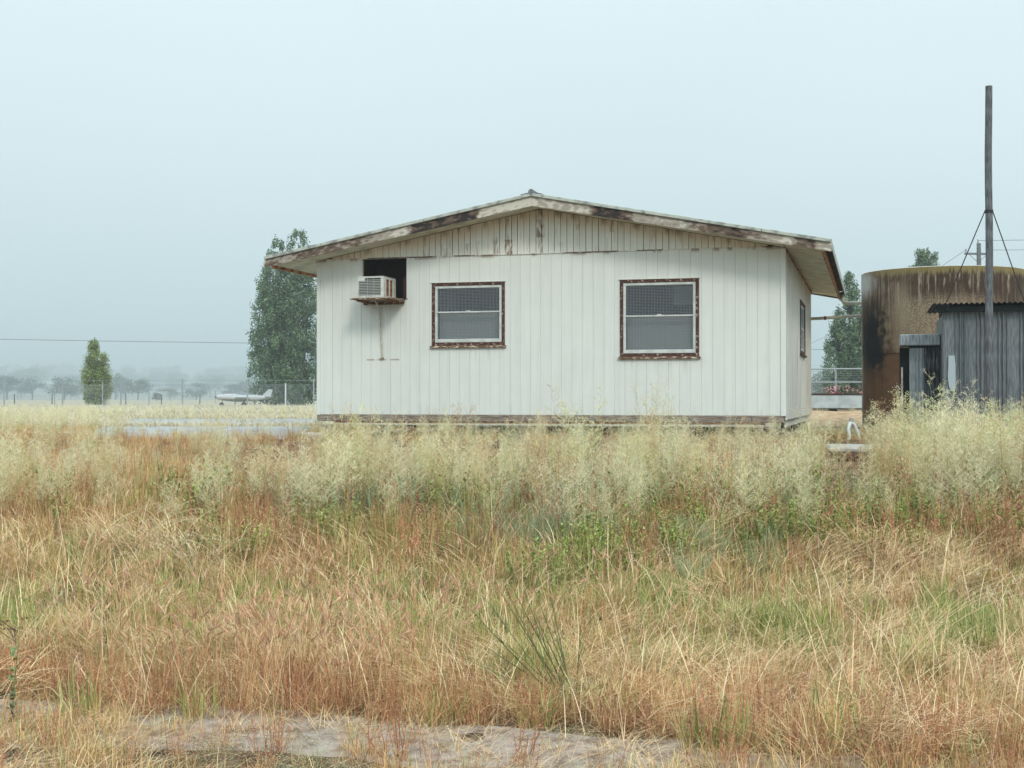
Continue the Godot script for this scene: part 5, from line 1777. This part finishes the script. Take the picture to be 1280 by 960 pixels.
func weeds() -> void:
	# --- the bank and verge, 5.4 to 12 m
	var d := 5.3
	while d < 20.0:
		var cell := 0.112 if d < 9.0 else (0.155 if d < 12.0 else 0.2)
		var half := 0.47 * d + 2.3
		var x := -half
		while x < half:
			var xx := x + rng.randf() * cell
			var dd := d + rng.randf() * cell
			var px := px_of(xx, dd)
			var off := path_off(xx, -dd)
			x += cell
			if blocked(xx, -dd): continue
			var n1 := noise_a.get_noise_2d(xx * 2.4, dd * 2.4)
			var n2 := noise_b.get_noise_2d(xx * 1.3 + 30.0, dd * 1.3)
			var n3 := noise_c.get_noise_2d(xx * 5.0, dd * 5.0 + 70.0)
			var bare := absf(off) < 0.02 + 0.21 * ss(190.0, 300.0, px) * (1.0 - ss(800.0, 950.0, px)) * ss(-0.32, 0.12, n2) + 0.15 * near_to(px, 6.8, 25.0, 6.8, 60.0, 1.0)
			if bare:
				if rng.randf() < 0.30 + 0.55 * ss(-0.15, 0.25, n2): drop("lodged_low", xx, -dd, rng.randf_range(0.5, 0.9), shade(0.15), rng.randfn() * 0.6)
				if rng.randf() < 0.12: drop("straw_short", xx, -dd, rng.randf_range(0.3, 0.6), shade(0.18))
				if rng.randf() < 0.25 * ss(-0.1, 0.3, n1): drop("creeping", xx, -dd, 1.0, shade(0.2))
				continue
			if off > 0.1:      # camera side of the path
				var leftside := 1.0 - ss(150.0, 330.0, px)
				if rng.randf() < 0.75 * ss(-0.25, 0.25, n1 + n2) * (1.0 - leftside * 0.6) * (1.0 - ss(600.0, 850.0, px) * 0.7): drop("creeping", xx, -dd, rng.randf_range(0.9, 1.3), shade(0.2))
				if rng.randf() < 0.3 * leftside + 0.06 + 0.4 * ss(820.0, 1000.0, px): drop("straw_short", xx, -dd, rng.randf_range(0.5, 1.0), shade(0.18))
				if rng.randf() < 0.5 * leftside: drop("lodged_low", xx, -dd, rng.randf_range(0.7, 1.1), shade(0.15), rng.randfn() * 0.5)
				if rng.randf() < 0.05: drop("red_stalk", xx, -dd, rng.randf_range(0.25, 0.5), shade(0.2))
				if rng.randf() < 0.16: drop("straw_short", xx, -dd, rng.randf_range(0.4, 0.8), shade(0.18))
				if rng.randf() < 0.22: drop("lodged_low", xx, -dd, rng.randf_range(0.5, 0.9), shade(0.15), rng.randfn() * 0.8)
				continue
			if d < 12.2:
				var edge := 1.0 - ss(0.32, 0.75, -off)
				var far := ss(9.3, 11.2, dd)
				if rng.randf() < 0.86 * (0.35 + 0.65 * ss(-0.18, 0.05, noise_b.get_noise_2d(xx * 3.0 + 11.0, dd * 3.0))):
					var kind := "straw"
					if (n1 > 0.03 or rng.randf() < 0.15) and dd > 7.9: kind = "straw_green"
					elif n1 < -0.16 or rng.randf() < edge * 0.55: kind = "straw_rust"
					drop(kind, xx, -dd, rng.randf_range(0.5, 0.88) * (1.0 + 0.35 * far), shade(0.16), -100.0, 0.12)
				var lie := 0.30 * near_to(px, dd, 330.0, 8.0, 330.0, 0.45) + 0.42 * near_to(px, dd, 880.0, 7.7, 330.0, 0.6) + 0.95 * near_to(px, dd, 1120.0, 10.9, 120.0, 0.55) + 0.45 * near_to(px, dd, 240.0, 11.3, 110.0, 0.8) + 0.24 + 0.25 * ss(0.1, 0.4, n2)
				if rng.randf() < lie * 0.8: drop("lodged", xx, -dd, rng.randf_range(0.5, 0.85) * (1.0 + 0.35 * far), shade(0.16), (-0.25 if px > 640 else PI + 0.2) + rng.randfn() * 0.35 + (PI if rng.randf() < 0.25 else 0.0), 0.08)
				if rng.randf() < 0.08: drop("stalks", xx, -dd, rng.randf_range(0.7, 1.2), shade(0.15))
				var fx := 0.5 * near_to(px, dd, 330.0, 7.6, 230.0, 0.75) + 0.12 * near_to(px, dd, 480.0, 8.8, 420.0, 1.4) + 0.03
				if rng.randf() < fx * 0.62: drop("foxtail", xx, -dd, rng.randf_range(0.8, 1.15), shade(0.15))
				if rng.randf() < 0.5 * edge: drop("red_stalk", xx, -dd, rng.randf_range(0.3, 0.55), shade(0.25))
				var gr := 0.55 * near_to(px, dd, 1200.0, 8.7, 80.0, 0.6) + 0.5 * near_to(px, dd, 965.0, 8.8, 80.0, 0.45) + 0.45 * near_to(px, dd, 1150.0, 7.75, 60.0, 0.3) + 0.4 * near_to(px, dd, 640.0, 7.7, 60.0, 0.3) + 0.35 * near_to(px, dd, 570.0, 8.8, 90.0, 0.5) + 0.4 * near_to(px, dd, 760.0, 9.8, 150.0, 0.7) + 0.3 * ss(0.12, 0.4, n2) * ss(7.6, 8.6, dd) + 0.05 + 0.12 * near_to(px, dd, 320.0, 9.4, 200.0, 0.8)
				if rng.randf() < 1.5 * gr: drop("green", xx, -dd, rng.randf_range(0.8, 1.35), shade(0.2))
				var wi := 0.9 * near_to(px, dd, 650.0, 11.9, 130.0, 1.1) * ss(-0.35, 0.1, n1) + 0.3 * near_to(px, dd, 850.0, 10.9, 180.0, 0.9) * ss(-0.2, 0.3, n1)
				if rng.randf() < wi * 0.5: drop("wispy", xx, -dd, rng.randf_range(0.7, 1.1), shade(0.2))
				var belt := ss(10.2, 11.4, dd + 0.8 * n3 + 0.5 * n2) * ss(200.0, 360.0, px)
				if rng.randf() < 0.26 * belt * (0.7 + 0.8 * ss(1000.0, 1200.0, px)): drop("red_stalk", xx, -dd, rng.randf_range(0.55, 1.0), shade(0.25))
				if rng.randf() < 0.55 * belt * ss(-0.15, 0.25, n2 - 0.4 * n3): drop("leafy", xx, -dd, rng.randf_range(0.6, 1.0), shade(0.2))
				if rng.randf() < 0.34 * belt * ss(-0.25, 0.2, n1 + n3): drop("green_tall", xx, -dd, rng.randf_range(0.7, 1.15), shade(0.2))
				if rng.randf() < 0.12 * belt: drop("straw_green" if n1 > 0.0 else "straw_rust", xx, -dd, rng.randf_range(1.1, 1.5), shade(0.2), -100.0, 0.12)
				if rng.randf() < 0.16 * ss(11.0, 12.2, dd) * belt: drop("feathery", xx, -dd, rng.randf_range(0.6, 0.95), shade(0.1))
			else:
				# --- the weed belt, 12 to 19 m
				var leftside := 1.0 - ss(180.0, 360.0, px)
				var rightside := ss(1050.0, 1120.0, px)
				var front := 1.0 - ss(13.2, 15.0, dd)
				if on_slab(xx, -dd): continue
				var low := near_to(px, dd, 1062.0, 16.2, 34.0, 4.2)
				if rng.randf() < 0.7 * low: continue
				if dd > 18.0 and px > 395.0 and px < 1010.0 and rng.randf() < 0.8: continue
				if rng.randf() < (0.36 + 0.42 * leftside) * (1.0 - 0.5 * ss(13.0, 14.5, dd) * (1.0 - leftside)):
					var kind := "straw_rust" if n1 + 0.25 * leftside * n2 > -0.05 else ("straw" if rng.randf() < 0.6 else "straw_green")
					drop(kind, xx, -dd, rng.randf_range(0.9, 1.4) * (1.0 - 0.45 * ss(14.0, 18.0, dd)), shade(0.2), -100.0, 0.1)
				if rng.randf() < 0.30 * front * (1.0 - 0.6 * leftside) * ss(-0.25, 0.2, n1 + n3): drop("green_tall", xx, -dd, rng.randf_range(0.7, 1.15), shade(0.2))
				if rng.randf() < (0.28 + 0.25 * n2) * (0.25 + 0.75 * front): drop("red_stalk", xx, -dd, rng.randf_range(0.65, 1.05) * (1.0 - 0.3 * leftside) * (1.0 - 0.5 * ss(14.0, 17.0, dd)), shade(0.25))
				if rng.randf() < (0.45 * front + 0.08) * ss(-0.25, 0.3, n3 + n2) * (1.0 - 0.7 * leftside) * (1.0 - ss(13.6, 14.8, dd)): drop("leafy", xx, -dd, rng.randf_range(0.6, 1.1), shade(0.2))
				if rng.randf() < 0.4 * (0.6 * near_to(px, dd, 700.0, 12.8, 150.0, 1.2) + near_to(px, dd, 1000.0, 13.0, 90.0, 1.0) + 0.7 * near_to(px, dd, 430.0, 13.0, 140.0, 1.0)): drop("wispy", xx, -dd, rng.randf_range(0.8, 1.3), shade(0.2))
				var window := near_to(px, dd, 205.0, 16.0, 38.0, 30.0) + near_to(px, dd, 345.0, 16.0, 55.0, 30.0) + 0.45 * (near_to(px, dd, 500.0, 16.0, 22.0, 30.0) + near_to(px, dd, 618.0, 16.0, 22.0, 30.0) + near_to(px, dd, 756.0, 16.0, 20.0, 30.0) + near_to(px, dd, 886.0, 16.0, 18.0, 30.0))
				var fe := 0.85 * (1.0 - 0.45 * leftside) * (0.9 + 0.3 * n3) * (1.0 - 0.5 * window) * ss(12.0, 13.0, dd) * (1.0 - 0.35 * ss(17.0, 19.0, dd))
				# the gap in front of the pad and tap stays lower
				fe *= 1.0 - 0.92 * low
				if rng.randf() < fe:
					# the tops keep roughly level while the bank climbs
					var top := 0.63 - (36.0 - 4.0 * leftside + 26.0 * minf(window, 1.0) + 44.0 * n3 + 20.0 * n2) / 1654.0 * dd
					var h := clampf((top - ground(xx, -dd)) * rng.randf_range(0.6, 1.12) * (1.0 - 0.25 * leftside * (1.0 - ss(14.0, 16.0, dd))), 0.16, 1.3)
					if rng.randf() < 0.05 and px > 420.0: h = minf(h * 1.5, h + 0.3)
					if rightside > 0.0 and dd > 13.0 and dd < 17.5: h *= 1.0 + 0.36 * rightside * (0.75 + 0.8 * absf(n3))
					drop("feathery", xx, -dd, h, plume())
				if rightside > 0.3 and low < 0.1 and dd > 13.0 and dd < 17.0 and rng.randf() < 0.16: drop("feathery_bushy", xx, -dd, rng.randf_range(0.66, 1.08) * (1.0 + 0.2 * n3) * (1.0 - 0.35 * ss(14.0, 17.0, dd)), shade(0.1))
		d += cell
	# --- yard and paddock
	d = 19.0
	while d < 96.0:
		var cell := 0.34 if d < 28.0 else (0.55 if d < 50.0 else 1.0)
		var half := 0.46 * d + 1.0
		var x := -half
		while x < half:
			var xx := x + rng.randf() * cell
			var dd := d + rng.randf() * cell
			x += cell
			if blocked(xx, -dd): continue
			var px := px_of(xx, dd)
			if px > 985.0 and dd > 24.0: 
				if rng.randf() > 0.06: continue
			var slab := on_slab(xx, -dd)
			if slab and rng.randf() > 0.05: continue
			var n2 := noise_b.get_noise_2d(xx * 0.5, dd * 0.5)
			var n3 := noise_c.get_noise_2d(xx * 2.0, dd * 2.0)
			if d < 28.0:
				if rng.randf() < 0.8: drop("straw_short" if n2 < 0.2 else "straw_green", xx, -dd, rng.randf_range(0.5, 0.9), shade(0.15))
				if rng.randf() < 0.42 and not slab: drop("feathery", xx, -dd, rng.randf_range(0.2, 0.36) * (1.0 + 0.3 * n3) * (1.0 + 0.5 * (1.0 - ss(100.0, 190.0, px))), shade(0.1))
			elif d < 50.0:
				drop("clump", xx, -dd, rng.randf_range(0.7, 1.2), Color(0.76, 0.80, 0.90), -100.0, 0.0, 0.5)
				if rng.randf() < 0.4 and not slab: drop("feathery", xx, -dd, rng.randf_range(0.3, 0.5), shade(0.1))
			else:
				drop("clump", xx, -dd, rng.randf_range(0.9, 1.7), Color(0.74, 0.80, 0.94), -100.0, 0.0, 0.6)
		d += cell
	# --- meshes, a few of each kind
	var sets := {
		"straw": ["dry_grass", "standing dry straw grass over the bank and verge", M.straw, func() -> Mesh: return tuft(76, 0.34, 0.14, 0.95, 0.0044, [0.86, 0.08, 0.05])],
		"straw_rust": ["rusty_grass", "reddish brown dry grass along the path edge and under the weeds", M.straw, func() -> Mesh: return tuft(76, 0.33, 0.14, 0.9, 0.0044, [0.52, 0.36, 0.10])],
		"straw_green": ["greening_grass", "yellow green grass mixed through the dry straw", M.straw, func() -> Mesh: return tuft(72, 0.30, 0.14, 0.95, 0.0052, [0.45, 0.06, 0.34])],
		"straw_short": ["short_grass", "short dry grass of the yard and the verge in front of the path", M.straw, func() -> Mesh: return tuft(60, 0.22, 0.13, 0.8, 0.0046, [0.66, 0.09, 0.2])],
		"lodged": ["flattened_straw", "pale straw flattened by wind into swathes on the bank", M.straw, func() -> Mesh: return lodged(52, 0.42, 0.2, 0.0042, 0.24)],
		"stalks": ["pale_stalks", "single pale straw stalks rising out of the dry grass", M.straw, func() -> Mesh:
			var s := Shape.new()
			for k in 9:
				var c := pick(STRAW).lerp(Color(0.88, 0.76, 0.55), 0.6)
				var a := rng.randf() * TAU
				var tip := s.blade(Vector3(rng.randfn() * 0.12, 0, rng.randfn() * 0.12), a, rng.randf_range(0.3, 0.62), 0.0055, rng.randf_range(0.0, 0.6), rng.randf_range(0.3, 1.5), c, c, 4)
				for q in 3: s.speck(tip - Vector3(0, 0.012 * q, 0), Vector3(rng.randfn() * 0.4, 0.8, rng.randfn() * 0.4).normalized(), 0.018, 0.0035, c)
			return s.mesh()],
		"lodged_low": ["fallen_straw", "straw stems fallen flat across the path and bare soil", M.straw, func() -> Mesh: return lodged(22, 0.34, 0.16, 0.0032, 0.03)],
		"green": ["green_grass", "fresh green grass blades coming through the straw", M.grass, func() -> Mesh: return tuft(60, 0.24, 0.09, 0.7, 0.0066, [0.06, 0.0, 0.36])],
		"green_tall": ["tall_green_stems", "tall thin green stems standing at the foot of the feathery weeds", M.grass, func() -> Mesh: return tuft(46, 0.52, 0.12, 0.4, 0.0062, [0.08, 0.10, 0.34], 4)],
		"foxtail": ["foxtail_grass", "foxtail grass with pinkish brown bristly heads by the path", M.straw, func() -> Mesh: return foxtail(8)],
		"wispy": ["broom_weed", "blue green wispy weeds in the middle of the bank", M.grass, func() -> Mesh: return wispy(26, 0.42)],
		"leafy": ["leafy_weed", "green leafy weeds at the foot of the feathery belt", M.grass, func() -> Mesh: return leafy(9, 0.5, GREEN)],
		"red_stalk": ["rusty_stalks", "rust red dead seed stalks among the weeds", M.straw, func() -> Mesh: return dock(16, 0.62)],
		"feathery": ["feathery_weed", "tall feathery weeds with pale airy seed heads in front of the cabin", M.straw, func() -> Mesh: return feathery(6, 0.98, 0.46, 7)],
		"feathery_bushy": ["plumed_weed", "dense cream plumed weeds crowding the foot of the iron shed", M.straw, func() -> Mesh: return feathery(8, 1.02, 0.42, 10)],
		"creeping": ["ground_cover", "grey green creeping ground cover on the near edge of the path", M.grass, func() -> Mesh: return creeping(300)],
		"clump": ["paddock_grass", "pale dry grass of the yard and paddock behind the cabin", M.straw, func() -> Mesh:
			var s := Shape.new()
			for k in 75:
				var a := rng.randf() * TAU
				var q2 := sqrt(rng.randf()) * 0.5
				var c := pick(PALE).lerp(pick(STRAW), rng.randf_range(0.0, 0.6))
				s.blade(Vector3(cos(a) * q2, -0.02, sin(a) * q2), a + rng.randf_range(-1.5, 1.5), rng.randf_range(0.14, 0.36), 0.014, rng.randf_range(0.0, 0.3), rng.randf_range(0.3, 1.6), c, c, 2)
			return s.mesh()],
	}
	for kind in sets:
		if not heaps.has(kind): continue
		var q: Array = sets[kind]
		var root := Node3D.new()
		root.name = numbered(q[0])
		add_child(root)
		tag(root, q[1], "weeds" if kind in ["wispy", "leafy", "red_stalk", "feathery", "feathery_bushy", "creeping"] else "grass", "", "stuff")
		var nv := 6
		var split := []
		for v in nv: split.append([])
		for i in heaps[kind].size(): split[i % nv].append(heaps[kind][i])
		for v in nv: multi("tuft", q[3].call(), q[2], split[v], root)

# plants that stand out singly
func single_plants() -> void:
	# dark green broom-like weed by the path
	var x := sx(716, 7.15)
	var o := thing("broom_bush", "dark green leafless broom-like weed leaning left at the path's edge", "weed", Vector3(x, ground(x, -7.15), -7.15))
	var s := Shape.new()
	for k in 15:
		var ang := rng.randf_range(-1.2, 0.1)
		var d := Vector3(sin(ang), cos(ang) * 0.9, rng.randf_range(-0.3, 0.3)).normalized()
		var l := rng.randf_range(0.4, 0.78)
		var c := Color(0.12, 0.13, 0.055).lerp(Color(0.22, 0.24, 0.10), rng.randf())
		var b := Vector3(rng.randf_range(-0.04, 0.04), 0, rng.randf_range(-0.04, 0.04))
		var m := b + d * l * 0.55 + Vector3(0, 0.02, 0)
		var e := b + d * l + Vector3(0, 0.05, 0)
		s.col = c
		s.tube([b, m, e], [0.0042, 0.003, 0.0012], 5)
		for q in 4:
			var p := b.lerp(e, rng.randf_range(0.35, 0.85))
			var dd := (d + Vector3(rng.randfn() * 0.35, 0.35, rng.randfn() * 0.35)).normalized()
			s.strand(p, p + dd * rng.randf_range(0.08, 0.2), 0.002, 0.0008, c, c.lerp(Color(0.42, 0.45, 0.22), 0.6))
	part("stems", s, M.grass, o)
	s = Shape.new()
	for k in 70: s.blade(Vector3(rng.randfn() * 0.06, rng.randf() * 0.14, rng.randfn() * 0.06), rng.randf() * TAU, rng.randf_range(0.03, 0.07), 0.012, 0.5, 1.6, pick(BLUISH), pick(GREEN), 2)
	part("leaves", s, M.grass, o)
	# little thistle-like plant at the left edge of the frame
	x = sx(16, 6.75)
	o = thing("thistle", "small dark leaved weed with curling dead side stems at the near left edge", "weed", Vector3(x, ground(x, -6.75), -6.75))
	s = Shape.new()
	s.tube([Vector3.ZERO, Vector3(0.01, 0.2, 0), Vector3(0.04, 0.52, 0.0)], [0.005, 0.004, 0.0015], 6)
	for i in s.v.size(): s.c[i] = Color(0.24, 0.26, 0.12)
	for k in 9:
		var y := rng.randf_range(0.28, 0.5)
		var a := rng.randf() * TAU
		var p0 := Vector3(0.02, y, 0)
		var p1 := p0 + Vector3(cos(a) * 0.09, 0.07, sin(a) * 0.09)
		var p2 := p1 + Vector3(cos(a) * 0.07, -0.01, sin(a) * 0.07)
		s.strand(p0, p1, 0.002, 0.0016, Color(0.2, 0.13, 0.08), Color(0.2, 0.12, 0.08))
		s.strand(p1, p2, 0.0016, 0.001, Color(0.2, 0.12, 0.08), Color(0.16, 0.09, 0.07))
		for q in 4: s.speck(p1.lerp(p2, q / 3.0), Vector3(rng.randfn(), -0.4, rng.randfn()).normalized(), 0.018, 0.01, Color(0.17, 0.09, 0.07))
	part("stem", s, M.straw, o)
	s = Shape.new()
	for k in 46:
		var y := pow(rng.randf(), 1.7) * 0.42
		s.blade(Vector3(0.02 * y, y, 0), rng.randf() * TAU, rng.randf_range(0.03, 0.075), 0.02, 0.6, 1.9, Color(0.10, 0.15, 0.09) if y < 0.18 else Color(0.26, 0.34, 0.14), Color(0.14, 0.2, 0.12), 3)
	part("leaves", s, M.grass, o)
	# long wild oat stalks bowing over, with pale drooping spikelets
	var oats := [[1100.0, 7.45, 0.62, 1.0, "long bowed straw stalks arching right with drooping pale seed heads"], [150.0, 11.6, 0.72, 0.75, "clump of silvery wild oats arching over left of the weed belt"], [285.0, 10.9, -0.6, 0.6, "silvery wild oat stalks bowing left under the first clump"]]
	for q in oats:
		var d: float = q[1]
		x = sx(q[0], d)
		o = thing("wild_oat", q[4], "grass clump", Vector3(x, ground(x, -d), -d))
		s = Shape.new()
		var n := 6 if d < 8.0 else 16
		for k in n:
			var b := Vector3(rng.randfn() * (0.02 if d < 8.0 else 0.25), 0, rng.randfn() * (0.02 if d < 8.0 else 0.2))
			var dir := Vector3(signf(q[2]), 0, rng.randf_range(-0.25, 0.25) if d < 8.0 else rng.randf_range(-1.2, 1.2)).normalized()
			var len_: float = q[3] * (rng.randf_range(0.8, 1.15) if d < 8.0 else rng.randf_range(0.5, 0.95))
			var p := b
			var ang: float = absf(q[2]) * rng.randf_range(0.6, 1.1)
			var col := Color(0.74, 0.60, 0.38) if d < 8.0 else Color(0.80, 0.72, 0.52)
			for i in 12:
				var nx := p + (Vector3.UP * cos(ang) + dir * sin(ang)) * len_ / 12.0
				s.strand(p, nx, 0.0024 * (1.0 - 0.05 * i), 0.0022 * (1.0 - 0.05 * i), col, col)
				ang += 0.035 + 0.012 * i * absf(q[2])
				if i > 7:
					for w in 2:
						var tip := nx + Vector3(rng.randfn() * 0.012, -rng.randf_range(0.01, 0.03), rng.randfn() * 0.012)
						s.strand(nx, tip, 0.0006, 0.0004, col, col)
						s.speck(tip, Vector3(dir.x * 0.5, -1, rng.randfn() * 0.3).normalized(), rng.randf_range(0.018, 0.028), 0.007, Color(0.86, 0.78, 0.58))
						s.speck(tip, Vector3(dir.x * 0.2, -1, rng.randfn() * 0.4).normalized(), rng.randf_range(0.018, 0.026), 0.006, Color(0.82, 0.74, 0.54))
				p = nx
		part("stalks", s, M.straw, o)
	# bright green tussock on the right
	x = sx(1203, 8.7)
	o = thing("grass_tussock", "bright green tussock of broad blades at the right of the straw", "grass clump", Vector3(x, ground(x, -8.7), -8.7))
	s = Shape.new()
	for k in 120:
		var a := rng.randf() * TAU
		var r := sqrt(rng.randf()) * 0.12
		s.blade(Vector3(cos(a) * r, 0, sin(a) * r), a + rng.randf_range(-0.6, 0.6), rng.randf_range(0.18, 0.36), 0.008, rng.randf_range(0.0, 0.35), rng.randf_range(0.5, 1.5), pick(GREEN), pick(GREEN), 4)
	part("blades", s, M.grass, o)
	# reddish dead stems at the bottom edge
	for k in 3:
		var px: float = [478.0, 508.0, 652.0][k]
		x = sx(px, 6.15)
		o = thing("dead_stems", ["red brown dead stems at the bottom edge left of the middle", "taller red brown dead stems just right of the first bunch", "few leaning red stems standing on the path below the broom weed"][k], "stems", Vector3(x, ground(x, -6.15 + 0.02 * k), -6.15))
		s = Shape.new()
		for q in [7, 9, 4][k]:
			var b := Vector3(rng.randfn() * 0.03, 0, rng.randfn() * 0.03)
			var e := b + Vector3(rng.randfn() * 0.05, rng.randf_range(0.16, 0.33), rng.randfn() * 0.05)
			s.strand(b, e, 0.0028, 0.0012, pick(RUST), pick(RUST))
			for w in 6: s.speck(b.lerp(e, rng.randf_range(0.3, 1.0)), Vector3(rng.randfn(), 0.6, rng.randfn()).normalized(), 0.02, 0.006, pick(RUST))
		part("stems", s, M.straw, o)
	# a dark stone lying in the grass
	x = sx(245, 11.7)
	o = thing("stone", "dark stone half hidden in the grass beside the silvery wild oats", "stone", Vector3(x, ground(x, -11.7) + 0.1, -11.7))
	s = Shape.new()
	s.box(Vector3(-0.07, -0.12, -0.06), Vector3(0.07, 0.07, 0.06), 0.035, Transform3D(Basis.from_euler(Vector3(0.2, 0.5, 0.15)), Vector3.ZERO))
	part("rock", s, plain(0.03, 0.025, 0.024, 0.9), o)
